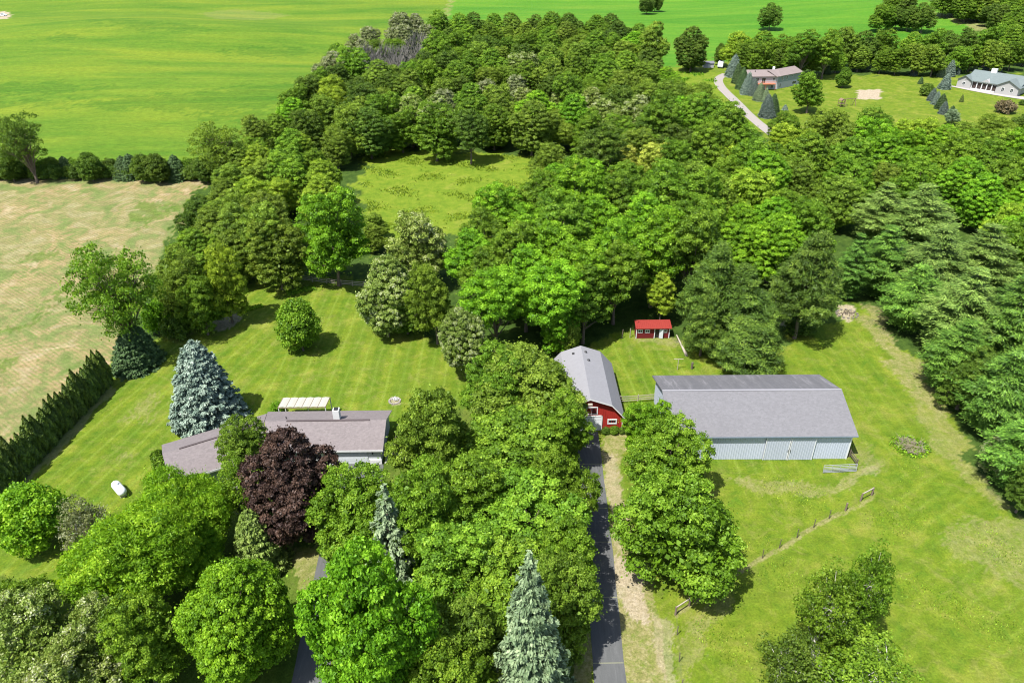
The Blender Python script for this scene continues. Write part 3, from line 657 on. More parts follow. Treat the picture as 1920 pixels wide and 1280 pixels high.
T('oak_a', 'mid', 1256, 784, 172, 945, 'round green tree hiding the left corner of the grey-roofed barn')
T('oak_b', 'mid', 1280, 876, 258, 1115, 'large dark green tree standing right beside the driveway')
T('birch_a', 'mid', 1628, 1022, 110, 1190, 'upright birch with a bare white trunk in the right-hand pasture', rz=.4)
T('birch_a', 'mid', 1560, 1075, 130, 1240, 'thin birch with pale branches, left of the upright birch')
T('birch_a', 'mid', 1610, 1180, 190, 1330, 'low broad birch at the bottom edge of the right-hand pasture')
T('birch_b', 'dark', 1472, 1168, 125, 1300, 'small dark green tree left of the birch group')
T('spruce_a', 'blue', 378, 640, 134, 822, 'big blue spruce on the lawn behind the house')
T('spruce_c', 'dkneedle', 246, 615, 78, 708, 'dark green spruce at the end of the arborvitae hedge')
T('spruce_c', 'dkneedle', 268, 605, 60, 690, 'dark bluish spruce tucked behind the spruce at the hedge end')
T('elm', 'mid', 217, 458, 172, 640, 'open spreading elm on the edge of the tan field')
T('small_round', 'mid', 560, 563, 84, 660, 'single small round tree alone on the striped lawn')
T('maple_b', 'pale', 720, 485, 118, 630, 'silvery topped tree at the left front of the wood behind the lawn')
T('oak_c', 'pale', 790, 392, 125, 530, 'tall pale silvery tree above the others at the meadow corner')
T('oak_c', 'olive', 815, 490, 95, 640, 'olive silver tree between two silvery trees at the lawn edge')
T('maple_b', 'mid', 760, 520, 90, 625, 'dense green tree behind the silvery topped tree')
T('maple_a', 'pale', 872, 571, 96, 705, 'rounded silvery green tree standing forward on the lawn beside the red barn')
T('oak_c', 'bright', 622, 355, 140, 530, 'big bright green tree at the rail fence behind the lawn')
T('oak_b', 'yellow', 418, 460, 95, 600, 'yellow-green tree above the mulch bed beside the lawn')
T('oak_c', 'olive', 335, 468, 115, 610, 'olive tree between the open elm and the yellow-green tree')
T('oak_b', 'mid', 375, 515, 90, 625, 'mid green tree below the olive tree, beside the mulch bed')
T('shrub', 'bright', 300, 562, 62, 630, 'bright green bush at the foot of the open elm')
T('shrub', 'yellow', 363, 580, 30, 607, 'small yellow bush in the mulch bed')
T('shrub', 'dark', 330, 590, 55, 640, 'dark bush in the shade behind the mulch bed')
T('elm', 'olive', 412, 230, 108, 322, 'olive tree standing where the field hedge meets the wood')
T('elm', 'dark', 42, 215, 98, 315, 'dark ragged tree standing in the field hedge at the far left')
T('oak_b', 'olive', 1022, 268, 78, 340, 'olive tree standing out in the meadow')
T('small_round', 'yellow', 1010, 330, 30, 362, 'small yellow tree at the edge of the meadow')
T('tall_a', 'yellow', 1243, 508, 58, 592, 'slim yellow-green tree behind the little red shed')
T('oak_c', 'bright', 1047, 555, 75, 660, 'bright green tree at the lawn edge behind the red barn')
T('small_round', 'olive', 1062, 600, 50, 668, 'low olive tree just behind the roof of the red barn')
# pines around the shed and barn
T('rpine_a', 'rpine', 1335, 455, 122, 640, 'dark pine with a bare pale trunk above the red shed')
T('rpine_b', 'rpine', 1322, 540, 90, 668, 'dark pine right of the little red shed')
T('rpine_a', 'rpine', 1402, 498, 125, 655, 'dark pine in the middle of the stand behind the grey-roofed barn')
T('rpine_b', 'rpine', 1400, 590, 148, 712, 'low spreading dark pine just behind the grey roof')
T('rpine_a', 'rpine', 1512, 435, 132, 632, 'big dark pine standing alone left of the sandy fire ring')
wp = [(1648, 345, 105, 'wpine2', 'pale white pine at the top of the pine belt', 470), (1725, 350, 125, 'wpine2', 'pale white pine second along the top of the pine belt', 490),
      (1655, 425, 115, 'wpine', 'dark white pine above the fire ring', 575), (1745, 425, 135, 'wpine2', 'pale white pine in the middle of the pine belt', 590),
      (1838, 425, 145, 'wpine2', 'pale white pine near the right edge, high in the pine belt', 590), (1712, 500, 125, 'wpine', 'green layered pine overhanging the grassy lane', 645),
      (1795, 505, 160, 'wpine2', 'broad pale pine in the centre of the pine belt', 700), (1890, 520, 150, 'wpine', 'dark pine at the right edge beside the pale ones', 720),
      (1782, 600, 130, 'wpine', 'layered green pine with low boughs over the lane', 760), (1868, 660, 150, 'wpine', 'layered pine at the right edge opposite the brush pile', 850),
      (1912, 775, 140, 'wpine', 'lowest layered pine at the right edge', 950), (1935, 620, 140, 'wpine', 'dark pine cut by the right edge of the picture', 800), (1600, 440, 70, 'wpine', 'slim green pine between the lone dark pine and the belt', 575)]
for i, (u, v, w_, c_, lb, vb) in enumerate(wp): T('wpine_a' if i % 2 == 0 else 'wpine_b', c_, u, v, w_, vb, lb, 'tall pines along the right of the grassy lane')
T('oak_c', 'dark', 1815, 655, 110, 770, 'rounded grey-green broadleaf tree pushing out of the pine belt')
T('oak_b', 'palew', 1880, 815, 75, 900, 'pale leaved small tree below the last pine', )
T('oak_c', 'dark', 1925, 870, 80, 965, 'dark tree at the right edge at the end of the pine belt')
# ------------------------------------------------------------ arborvitae hedge
ORD = 'first second third fourth fifth sixth seventh eighth ninth tenth eleventh twelfth thirteenth fourteenth fifteenth sixteenth seventeenth eighteenth nineteenth twentieth'.split()
TENS = {20: 'twenty', 30: 'thirty'}
def ordw(i):
    if i < 20: return ORD[i]
    n = i+1; t = n//10*10
    return (TENS[t]+'-'+ORD[n % 10-1]) if n % 10 else {30: 'thirtieth', 40: 'fortieth'}[n]
a0, a1 = at(203, 722), at(-22, 962)
n = 27
for i in range(n):
    t = i/(n-1); p = a0+(a1-a0)*t; hh = rnd.uniform(5.2, 6.0)*(.95+.06*math.sin(i*1.3)); 
    plant('arbor_a' if rnd.random() < .5 else 'arbor_b', p[0]+rnd.uniform(-.12, .12), p[1]+rnd.uniform(-.12, .12), 0, rnd.uniform(1.0, 1.22), hh*1.1/5.1, 'cedar', f'{ordw(i)} narrow dark arborvitae along the hedge, counted from the dark spruce', 'hedge tree', 'arborvitae hedge trees beside the tan field')
# ------------------------------------------------------------ woods, row by row
def row(phrase, group, pts, wpx, kinds, step=.8, jit=.18, over=(), first=None, side='from left', cat=None):
    """pts: polyline of crown centres; over: (u, kind, colour) picks"""
    P = [np.array(p, float) for p in pts]; u = P[0][0]; items = []
    while u <= P[-1][0]:
        v = np.interp(u, [p[0] for p in P], [p[1] for p in P])
        w_ = wpx*rnd.uniform(.95, 1.4); items.append([u+rnd.uniform(-jit, jit)*wpx, v+rnd.uniform(-jit, jit)*wpx*.35, w_]); u += wpx*step*rnd.uniform(.85, 1.15)
    ks = [k for k in kinds]
    for i, (uu, vv, w_) in enumerate(items):
        k, c = rnd.choice(ks)
        for ou, ok, oc in over:
            if abs(uu-ou) < wpx*step*.55: k, c = ok, oc
        look = {'bright': 'bright green', 'fresh': 'fresh green', 'mid': 'mid green', 'dark': 'dark green', 'olive': 'olive green', 'yellow': 'yellow-green', 'gold': 'golden', 'pale': 'silvery green', 'palew': 'whitish', 'twig': 'bare grey', 'dkneedle': 'dark needled', 'blue': 'blue needled', 'fblue': 'blue needled', 'wpine2': 'pale needled', 'wpine': 'needled', 'redbrown': 'reddish'}[c]
        T(k, c, uu, vv-w_*.5, w_, None, f'{look} {"shrub" if k=="shrub" else "tree"}, {ordw(i)} {side} in {phrase}', group, cat, vc=vv)
O3 = ['oak_a', 'oak_b', 'oak_c', 'tall_b', 'oak_b', 'locust_a', 'oak_c']
def mixk(**kw):
    out = []
    for c, n_ in kw.items(): out += [(O3[(i*3+len(out)) % 7] if i % 5 else 'maple_b', c) for i in range(n_)]
    return out
BW = 'trees of the big far wood'
mw = mixk(mid=5, dark=4, olive=4, fresh=3)
row('the farthest row of the big wood', BW, [(745, 52), (880, 56), (1170, 54)], 44, mw, over=((745, 'oak_b', 'palew'), (785, 'oak_a', 'palew'), (1080, 'maple_a', 'dark'), (1120, 'maple_a', 'mid'), (1150, 'maple_b', 'dark')))
row('the second farthest row of the big wood', BW, [(700, 76), (860, 72), (1205, 72)], 45, mw, over=((710, 'oak_b', 'palew'), (750, 'oak_b', 'palew'), (800, 'oak_b', 'palew'), (1120, 'maple_a', 'mid'), (1160, 'maple_a', 'dark'), (1190, 'maple_a', 'mid')))
row('the third farthest row of the big wood', BW, [(668, 96), (1215, 90)], 47, mw, over=((670, 'oak_a', 'palew'), (1190, 'maple_a', 'bright'), (760, 'bare', 'twig')))
row('the fourth farthest row of the big wood', BW, [(645, 114), (1215, 110)], 49, mw, over=((690, 'bare', 'twig'), (730, 'bare', 'twig'), (770, 'bare', 'twig')))
row('the fifth row back of the big wood', BW, [(622, 133), (1225, 130)], 52, mw, over=((625, 'oak_a', 'palew'), (700, 'bare', 'twig'), (740, 'bare', 'twig'), (980, 'oak_b', 'pale')))
row('the sixth row back of the big wood', BW, [(605, 152), (1235, 150)], 55, mw, over=((1215, 'oak_b', 'olive'),))
row('the seventh row back of the big wood', BW, [(585, 174), (1290, 172)], 60, mw, over=((620, 'oak_b', 'yellow'), (930, 'oak_b', 'palew'), (970, 'oak_b', 'palew'), (1280, 'maple_b', 'bright')))
row('the third row behind the meadow wood edge', BW, [(560, 198), (1340, 196)], 66, mw+mixk(pale=1), over=((600, 'oak_b', 'yellow'), (820, 'oak_b', 'palew'), (1000, 'oak_b', 'pale'), (1060, 'oak_a', 'pale')))
row('the second row behind the meadow wood edge', BW, [(545, 222), (1375, 224)], 72, mixk(mid=4, dark=6, olive=3, bright=1), over=((800, 'maple_b', 'pale'), (860, 'maple_b', 'mid'), (1130, 'oak_b', 'pale'), (1200, 'oak_a', 'pale')))
row('the wood edge facing the meadow', BW, [(585, 250), (700, 244), (960, 240), (1160, 258), (1410, 252)], 74, mixk(dark=4, mid=5, olive=2), step=.72, over=((650, 'oak_b', 'olive'),))
T('maple_b', 'bright', 1250, 128, 52, 172, 'bright dense bush at the corner of the big wood beside the lane')
T('tall_a', 'olive', 1225, 45, 66, 122, 'tall twin-crowned tree at the right end of the far wood')
T('maple_b', 'dark', 1299, 55, 64, 128, 'dark broad tree beside the small grey shed')
T('small_round', 'dark', 1349, 84, 20, 120, 'small dark upright tree between the shed and the white trailer')
T('shrub', 'bright', 1293, 113, 26, 130, 'bright green bush under the dark broad tree by the small shed')
# front of the big wood, right part towards the lane
row('the tree row below the gravel lane', 'trees between the wood and the far yards', [(1130, 285), (1430, 282)], 78, mixk(dark=4, mid=4), over=((1190, 'oak_b', 'olive'),))
row('the row behind the meadow clump', 'trees between the wood and the far yards', [(1180, 312), (1440, 312)], 80, mixk(mid=4, dark=3, yellow=1), over=((1170, 'oak_b', 'gold'), (1240, 'oak_b', 'gold'), (1340, 'oak_b', 'yellow')))
YD = 'trees below the far yards'
row('the row bordering the far lawn', YD, [(1470, 246), (1560, 238), (1620, 240), (1700, 262), (1790, 262), (1870, 250), (1930, 245)], 66, mixk(mid=3, dark=3, olive=4), over=((1700, 'oak_b', 'yellow'), (1745, 'oak_b', 'yellow'), (1490, 'oak_a', 'mid')))
row('the second row below the far lawn', YD, [(1455, 275), (1935, 285)], 76, mixk(bright=5, mid=2, olive=2), over=((1500, 'oak_b', 'yellow'),))
row('the third row below the far lawn', YD, [(1460, 308), (1940, 318)], 84, [('maple_b', 'bright'), ('maple_a', 'bright'), ('oak_a', 'mid'), ('maple_b', 'mid')])
row('the fourth row below the far lawn', YD, [(1300, 345), (1940, 350)], 88, [('maple_b', 'bright'), ('oak_a', 'mid'), ('oak_b', 'olive')], over=((1330, 'oak_b', 'yellow'),))
row('the row left of the highest white pines', YD, [(1345, 388), (1600, 385)], 94, [('maple_b', 'bright'), ('oak_a', 'mid'), ('oak_b', 'olive')], over=((1420, 'oak_b', 'yellow'), (1510, 'oak_c', 'mid')))
row('the bright row above the dark pines', YD, [(1380, 425), (1600, 425)], 96, [('maple_b', 'bright')], over=((1520, 'oak_c', 'mid'),))
row('the lowest bright row above the dark pines', YD, [(1370, 465), (1470, 470)], 92, [('maple_b', 'bright')])
row('the short row right of the pine tops', YD, [(1840, 380), (1950, 385)], 90, [('oak_b', 'yellow'), ('maple_b', 'bright')])
row('the lower short row right of the pine tops', YD, [(1885, 425), (1960, 430)], 95, [('oak_b', 'yellow'), ('maple_b', 'bright')])
row('the right-edge row above the dark pines', YD, [(1900, 475), (1960, 480)], 95, [('maple_b', 'bright'), ('oak_b', 'mid')])
CG = 'tall bright trees between the meadow and the red shed'
tk = [('tall_a', 'bright'), ('tall_b', 'bright'), ('tall_a', 'mid'), ('tall_b', 'mid')]
row('the clump bordering the meadow', CG, [(1040, 352), (1130, 345), (1290, 350)], 84, [('oak_b', 'olive'), ('oak_a', 'mid'), ('maple_b', 'bright')])
row('the back row of the tall clump', CG, [(925, 402), (1010, 385), (1140, 372), (1320, 382)], 96, tk, .78)
row('the second row of the tall clump', CG, [(905, 445), (1330, 425)], 100, tk, .78)
row('the middle row of the tall clump', CG, [(900, 485), (1330, 470)], 104, tk, .78)
row('the second lowest row of the tall clump', CG, [(910, 525), (1240, 515)], 104, tk, .8)
row('the lawn-side row of the tall clump', CG, [(930, 562), (1200, 552)], 100, tk, .9)
LW = 'trees of the strip between tan field and meadow'
lk = mixk(olive=4, yellow=3, fresh=4, mid=1)
row('the farthest row of the field strip', LW, [(478, 252), (560, 244)], 50, lk)
row('the second row of the field strip', LW, [(480, 285), (662, 275)], 58, lk)
row('the third row of the field strip', LW, [(450, 312), (640, 308)], 64, lk, over=((570, 'oak_b', 'mid'),))
row('the fourth row of the field strip', LW, [(430, 342), (635, 340)], 68, lk, over=((470, 'oak_a', 'olive'),))
row('the fifth row of the field strip', LW, [(420, 375), (625, 370)], 76, lk, over=((500, 'oak_b', 'yellow'), (550, 'oak_b', 'yellow')))
row('the sixth row of the field strip', LW, [(372, 408), (560, 405)], 82, lk, over=((370, 'oak_a', 'dark'),))
row('the seventh row of the field strip', LW, [(385, 442), (560, 440)], 86, lk)
row('the row behind the rail fence', LW, [(380, 478), (560, 478)], 88, lk)
row('the olive pair left of the meadow', LW, [(694, 420), (708, 460)], 48, [('oak_b', 'olive')], step=.2)
# field hedge
row('the hedge behind the tan field', 'shrubs of the field hedge', [(-15, 312), (180, 314), (395, 318)], 34, [('shrub', 'dark'), ('small_round', 'dark'), ('shrub', 'mid'), ('small_round', 'dark'), ('spruce_c', 'dkneedle')], .62, cat='shrub')
row('the low front line of the field hedge', 'shrubs of the field hedge', [(-10, 323), (390, 326)], 26, [('shrub', 'dark'), ('shrub', 'dark')], .75, cat='shrub')
# far right
CL = [('maple_b', 'dark'), ('oak_a', 'dark'), ('oak_b', 'mid')]
HR = 'hedgerow trees behind the far houses'
hk = mixk(mid=4, dark=2, olive=2, fresh=2)
row('the back hedgerow behind the houses', HR, [(1385, 92), (1850, 86), (1930, 78)], 48, hk, over=((1378, 'oak_b', 'yellow'), (1820, 'tall_a', 'dark')))
row('the front hedgerow behind the houses', HR, [(1395, 110), (1600, 112), (1830, 108), (1930, 100)], 42, hk, .85, over=((1520, 'oak_b', 'olive'),))
row('the left field clump', 'lone clumps in the far green field', [(1440, 32), (1475, 28)], 40, CL, .8)
row('the right field clump', 'lone clumps in the far green field', [(1655, 32), (1735, 34)], 40, CL, .6)
row('the back of the right field clump', 'lone clumps in the far green field', [(1670, 16), (1720, 16)], 40, CL, .6)
row('the small clump at the top edge', 'lone clumps in the far green field', [(1212, 6), (1245, 7)], 26, CL, .7)
row('the top right corner wood edge', 'trees of the top right wood', [(1768, 0), (1815, 14), (1875, 34), (1940, 54)], 38, hk, .6)
row('the top right corner wood, second line', 'trees of the top right wood', [(1795, -8), (1855, 8), (1940, 32)], 40, hk, .65)
row('the top right corner wood, deepest line', 'trees of the top right wood', [(1840, -10), (1940, 10)], 40, hk, .65)
T('oak_c', 'mid', 1520, 137, 62, 206, 'round green tree alone on the lawn beside the two-storey house')
T('maple_b', 'mid', 1583, 128, 31, 162, 'small round tree between the two far houses')
T('spruce_c', 'dkneedle', 1552, 121, 15, 140, 'small dark spruce at the foot of the hedgerow')
for i, (u, v0, v1, w_, c_, lb) in enumerate([
  (1376, 103, 145, 28, 'blue', 'blue spruce nearest the lane bend'), (1384, 119, 157, 22, 'dkneedle', 'second blue-green spruce down the lane from the bend'), (1392, 127, 168, 22, 'dkneedle', 'dark spruce third down the lane from the bend'),
  (1402, 136, 178, 25, 'blue', 'pale blue spruce before the corner of the two-storey house'), (1413, 148, 180, 22, 'blue', 'blue spruce before the deck of the two-storey house'), (1424, 156, 190, 23, 'greyblue', 'grey-green spruce below the deck'),
  (1436, 164, 192, 17, 'greyblue', 'slim spruce just above the paired blue spruces'), (1440, 177, 222, 30, 'blue', 'larger pale spruce of the pair beside the lane'), (1451, 176, 218, 26, 'dkneedle', 'darker spruce of the pair beside the lane'), (1472, 196, 210, 14, 'blue', 'tiny blue spruce right of the pair'),
  (1714, 122, 142, 15, 'blue', 'blue spruce by the hedgerow, farthest from the green-roofed house'), (1727, 144, 158, 10, 'dkneedle', 'tiny dark spruce on the open lawn'), (1773, 138, 168, 23, 'blue', 'blue spruce alone on the lawn left of the green-roofed house'),
  (1756, 114, 141, 17, 'dkneedle', 'dark spruce leftmost of the group by the hedgerow'), (1767, 119, 145, 16, 'greyblue', 'grey spruce second of the group by the hedgerow'), (1783, 113, 144, 21, 'blue', 'tallest blue spruce of the group by the hedgerow'), (1795, 117, 140, 14, 'blue', 'narrow spruce rightmost of the group by the hedgerow'),
  (1829, 119, 136, 11, 'greyblue', 'small spruce behind the left gable of the green-roofed house'), (1849, 118, 134, 12, 'blue', 'small spruce behind the white chimney'), (1874, 114, 136, 13, 'blue', 'slim spruce behind the green roof right of the chimney'),
  (1749, 165, 190, 18, 'blue', 'top spruce of the slanting line on the lawn'), (1757, 171, 197, 18, 'blue', 'second spruce of the slanting line on the lawn'), (1767, 176, 206, 23, 'dkneedle', 'dark third spruce of the slanting line on the lawn'), (1771, 190, 215, 19, 'blue', 'fourth spruce of the slanting line on the lawn'),
  (1784, 198, 220, 17, 'dkneedle', 'fifth spruce of the slanting line, beside the grey pine'), (1804, 177, 192, 8, 'olneedle', 'tiny sapling on the lawn in front of the porch'), (1803, 222, 236, 1, '', '')][:-1]):
    T('spruce_a' if w_ > 20 else 'spruce_c', 'fblue' if c_ == 'blue' and i % 3 else c_, u, v0, w_, v1, lb, 'spruces around the far houses')
T('oak_c', 'greyblue', 1788, 205, 30, 232, 'grey-green pine at the bottom of the slanting spruce line')
T('shrub', 'dark', 1739, 158, 28, 181, 'dark round bush at the top of the slanting spruce line')
T('shrub', 'redbrown', 1887, 189, 38, 214, 'reddish brown round bush below the green-roofed house')
T('shrub', 'dark', 1918, 188, 14, 198, 'dark bush by the paved apron at the right edge')

# ------------------------------------------------------------ buildings
def rot2(p, a): return (p[0]*math.cos(a)-p[1]*math.sin(a), p[0]*math.sin(a)+p[1]*math.cos(a))
def roof_gable(mb, x0, x1, y0, y1, ze, zr, ox, oy, th=.14, yr=None, m0=None, m1=None):
    """ridge along x"""
    yr = (y0+y1)/2 if yr is None else yr
    s0 = (zr-ze)/(yr-y0); s1 = (zr-ze)/(y1-yr)
    za, zb = ze-oy*s0, ze-oy*s1; X0, X1 = x0-ox, x1+ox
    poly = [(y0-oy, za), (yr, zr), (y1+oy, zb), (y1+oy, zb+th), (yr, zr+th), (y0-oy, za+th)]
    n = len(mb.v); k = 6
    mb.v += [(X0 if m0 is None else m0(y), y, z) for y, z in poly]+[(X1 if m1 is None else m1(y), y, z) for y, z in poly]
    mb.f.append(tuple(n+i for i in range(k))[::-1]); mb.f.append(tuple(n+k+i for i in range(k)))
    for i in range(k): j = (i+1) % k; mb.f.append((n+i, n+j, n+k+j, n+k+i))
    return mb
def gable_wall(mb, x0, x1, y0, y1, ze, zr, t=.15):
    mb.box(x0, y0, -.2, x1, y0+t, ze); mb.box(x0, y1-t, -.2, x1, y1, ze); ym = (y0+y1)/2
    for xa, xb in ((x0, x0+t), (x1-t, x1)):
        n = len(mb.v); poly = [(y0+t, -.2), (y1-t, -.2), (y1-t, ze-.02), (ym, zr-.04), (y0+t, ze-.02)]
        mb.v += [(xa, y, z) for y, z in poly]+[(xb, y, z) for y, z in poly]
        mb.f.append(tuple(n+i for i in range(5))[::-1]); mb.f.append(tuple(n+5+i for i in range(5)))
        for i in range(5): j = (i+1) % 5; mb.f.append((n+i, n+j, n+5+j, n+5+i))
    return mb
def window(parent, x, z, w_, h_, y=0., fm=white, gm=glass, fr=.09, mull=True, face=-1, name='window', proud=.07):
    """window on a wall whose outside faces -y at local y"""
    f = MB(); yy0, yy1 = sorted((y, y+face*proud))
    f.box(x-w_/2-fr, yy0, z-h_/2-fr, x+w_/2+fr, yy1, z-h_/2); f.box(x-w_/2-fr, yy0, z+h_/2, x+w_/2+fr, yy1, z+h_/2+fr)
    f.box(x-w_/2-fr, yy0, z-h_/2, x-w_/2, yy1, z+h_/2); f.box(x+w_/2, yy0, z-h_/2, x+w_/2+fr, yy1, z+h_/2)
    if mull: f.box(x-.025, yy0, z-h_/2, x+.025, yy1-face*0-.01 if face < 0 else yy1, z+h_/2)
    o = f.build(name, fm, parent)
    g = MB(); g.box(x-w_/2, min(y, y+face*.02), z-h_/2, x+w_/2, max(y, y+face*.02), z+h_/2); g.build('pane', gm, o)
    return o
# --- grey-roofed pole barn: origin = front right corner, building runs towards -x
bw, bd, bh, br_ = 21.9, 12.5, 3.92, 6.0
pb = thing('pole_barn', 'long pale blue metal pole barn with a light grey shingle roof', 'barn', (41.5, 68.66, 0), -.01)
blue_m = plain('pale_blue_steel', (.385, .415, .475), .45, .08, 1.2, 0, .4, True); blue_d = plain('pale_blue_door', (.345, .37, .425), .45, .08, 1.2, 0, .4, True)
def ribbed(mb, x0, x1, y, z0, z1, out=-1, pitch=.3, d=.035):
    x = x0; pts = []
    while x < x1-1e-6:
        e = min(x+pitch, x1)
        pts += [(x, y), (x+pitch*.62, y), (x+pitch*.72, y+out*d), (x+pitch*.9, y+out*d)]; x = e
    pts = [p for p in pts if p[0] <= x1]+[(x1, y)]
    for a, b in zip(pts, pts[1:]): mb.quad((a[0], a[1], z0), (b[0], b[1], z0), (b[0], b[1], z1), (a[0], a[1], z1))
wl = MB(); gable_wall(wl, -bw, 0, 0.02, bd, bh, br_); ribbed(wl, -bw, 0, 0.0, .02, bh-.02)
for xx, o_ in ((-bw-.01, -1), (.01, 1)):
    y = 0.1
    while y < bd-.1:
        zt = bh+(br_-bh)*(1-abs(y-bd/2)/(bd/2))-.12; wl.box(min(xx, xx+.03*o_), y, 0, max(xx, xx+.03*o_), y+.06, zt); y += .3
wl.build('wall', blue_m, pb)
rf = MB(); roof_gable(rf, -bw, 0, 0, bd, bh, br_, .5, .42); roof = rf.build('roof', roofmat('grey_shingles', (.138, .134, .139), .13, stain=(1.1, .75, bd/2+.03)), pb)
rc = MB(); rc.box(-bw-.48, bd/2-.16, br_+.135, .48, bd/2+.16, br_+.165); rc.build('ridge_cap', plain('ridge_cap', (.20, .195, .205), .8, .1), roof)
fs = MB(); fs.box(-bw-.48, -.45, bh-.16, .48, -.422, bh-.02); fs.build('fascia', plain('fascia_blue', (.16, .20, .25), .5), roof)
for x0, x1 in ((-7.35, -4.35), (-10.45, -7.45)):
    d = MB(); ribbed(d, x0+.06, x1-.06, -.17, .05, bh-.42); d.box(x0, -.165, .04, x1, -.075, bh-.4)
    dd = d.build('sliding_door', blue_d, pb)
    t_ = MB(); t_.box(x0, -.225, .04, x0+.07, -.17, bh-.4); t_.box(x1-.07, -.225, .04, x1, -.17, bh-.4); t_.build('door_edge', white, dd)
hn = MB(); hn.tube([(-7.55, -.26, 1.35), (-7.55, -.26, 1.7)], .03); hn.tube([(-7.25, -.26, 1.35), (-7.25, -.26, 1.7)], .03); hn.build('door_handle', black, pb)
tr_ = MB(); tr_.box(-13.6, -.23, bh-.38, -1.4, -.06, bh-.24); tr_.build('door_track', plain('track_steel', (.18, .24, .29), .5), pb)
ct = MB(); ct.box(-.10, -.06, 0, .06, .05, bh-.02); ct.box(-bw-.06, -.06, 0, -bw+.1, .05, bh-.02); ct.build('corner_trim', white, pb)
# --- red gambrel barn : origin centre of front gable
rb = thing('red_barn', 'red gambrel barn with a pale grey roof, partly behind a tree', 'barn', (9.96, 74.89, 0), .01)
red_m = plain('red_boards', (.30, .024, .018), .7, .22, 5, 0, .2, True); red_d = plain('dark_red_boards', (.14, .018, .018), .8, .2, 5)
hw, hb, L_ = 4.4, 2.78, 12.2; he, hbr, hp = 2.5, 4.24, 5.28
prof = [(-hw, -.1), (hw, -.1), (hw, he), (hb, hbr-.1), (0, hp-.12), (-hb, hbr-.1), (-hw, he)]
wl = MB(); wl.prism(prof, 0, .15); wl.prism(prof, L_-.15, L_); wl.box(-hw, .15, -.1, -hw+.15, L_-.15, he); wl.box(hw-.15, .15, -.1, hw, L_-.15, he)
x = -hw+.15
while x < hw-.1:
    zt = he+(hbr-he)*(hw-abs(x))/(hw-hb) if abs(x) > hb else hbr+(hp-hbr)*(hb-abs(x))/hb
    if not -2.1 < x < 1.75: wl.box(x, -.028, 0, x+.05, -.001, zt-.22)
    elif not -.8 < x < 1.05: wl.box(x, -.028, 2.5, x+.05, -.001, zt-.22)
    x += .3
wl.build('wall', red_m, rb)
def gshape(o): return [(-hw-o, he-.25-o*.5), (-hb-.05, hbr), (0, hp), (hb+.05, hbr), (hw+o, he-.25-o*.5)]
g0 = gshape(.22); th = .13; poly = g0+[(x, z+th) for x, z in g0[::-1]]
rf = MB(); n0 = len(rf.v); y0, y1 = -.45, L_+.3
for i in range(4):
    (xa, za), (xb, zb) = g0[i], g0[i+1]; k = len(rf.v)
    rf.v += [(xa, y0, za), (xb, y0, zb), (xb, y1, zb), (xa, y1, za), (xa, y0, za+th), (xb, y0, zb+th), (xb, y1, zb+th), (xa, y1, za+th)]
    rf.f += [(k, k+1, k+2, k+3), (k+4, k+7, k+6, k+5), (k, k+4, k+5, k+1), (k+3, k+2, k+6, k+7)]
    if i == 0: rf.f.append((k, k+3, k+7, k+4))
    if i == 3: rf.f.append((k+1, k+5, k+6, k+2))
roof = rf.build('roof', roofmat('pale_grey_shingles', (.195, .192, .20), .07), rb)
tm = MB()
for (xa, za), (xb, zb) in zip(g0, g0[1:]): tm.beam((xa, y0-.02, za+.03), (xb, y0-.02, zb+.03), .04, .2, (0, 1, 0)) if False else tm.quad((xa, y0-.012, za-.06), (xb, y0-.012, zb-.06), (xb, y0-.012, zb+th+.02), (xa, y0-.012, za+th+.02))
tm.build('barge_board', white, roof)
for vx, vy in ((-1.2, 11.), (.55, 11.0), (.75, 9.0)):
    z = hp-(hp-hbr)*abs(vx)/hb+th; v = MB(); v.lathe([(.17, -.05), (.17, .12), (.2, .14), (.02, .26)], 12); v.build('roof_vent', black, roof, loc=(vx, vy, z))
fr = MB(); fr.box(-2.05, -.09, 0, -1.9, 0.02, 2.45); fr.box(1.6, -.09, 0, 1.75, 0.02, 2.45); fr.box(-2.05, -.09, 2.3, 1.75, .02, 2.45)
gd = MB()
for i in range(4): gd.box(-1.9, -.05-.012*(i % 2), .02+i*.57, 1.6, 0, .02+(i+1)*.57-.03)
g_ = gd.build('garage_door', whites, rb); fr.build('door_frame', white, g_)
window(rb, 3.05, 1.42, .95, .5, 0, white, glass, .15, False)
lf = window(rb, .3, 3.25, 1.3, .95, 0, white, red_d, .12, True, name='loft_door')
ct = MB(); ct.box(hw-.06, -.05, 0, hw+.05, .12, he-.2); ct.box(-hw-.05, -.05, 0, -hw+.06, .12, he-.2); ct.build('corner_trim', white, rb)
yl = MB(); yl.box(-.3, -.75, 4.55, .25, -.45, 4.75); yl.build('hoist_beam', wood, rb)
for i, (dx, w_) in enumerate(((2.2, .9), (3.3, 1.), (4.2, .8))):
    plant('shrub', 9.96+dx, 74.2, 0, w_*.42, w_*.42, 'dark' if i != 1 else 'mid', ['low dark bush at the barn door edge of the flower bed', 'low green bush in the middle of the barn flower bed', 'low bush under the right corner of the red barn'][i], 'shrub', 'bushes in the flower bed of the red barn')
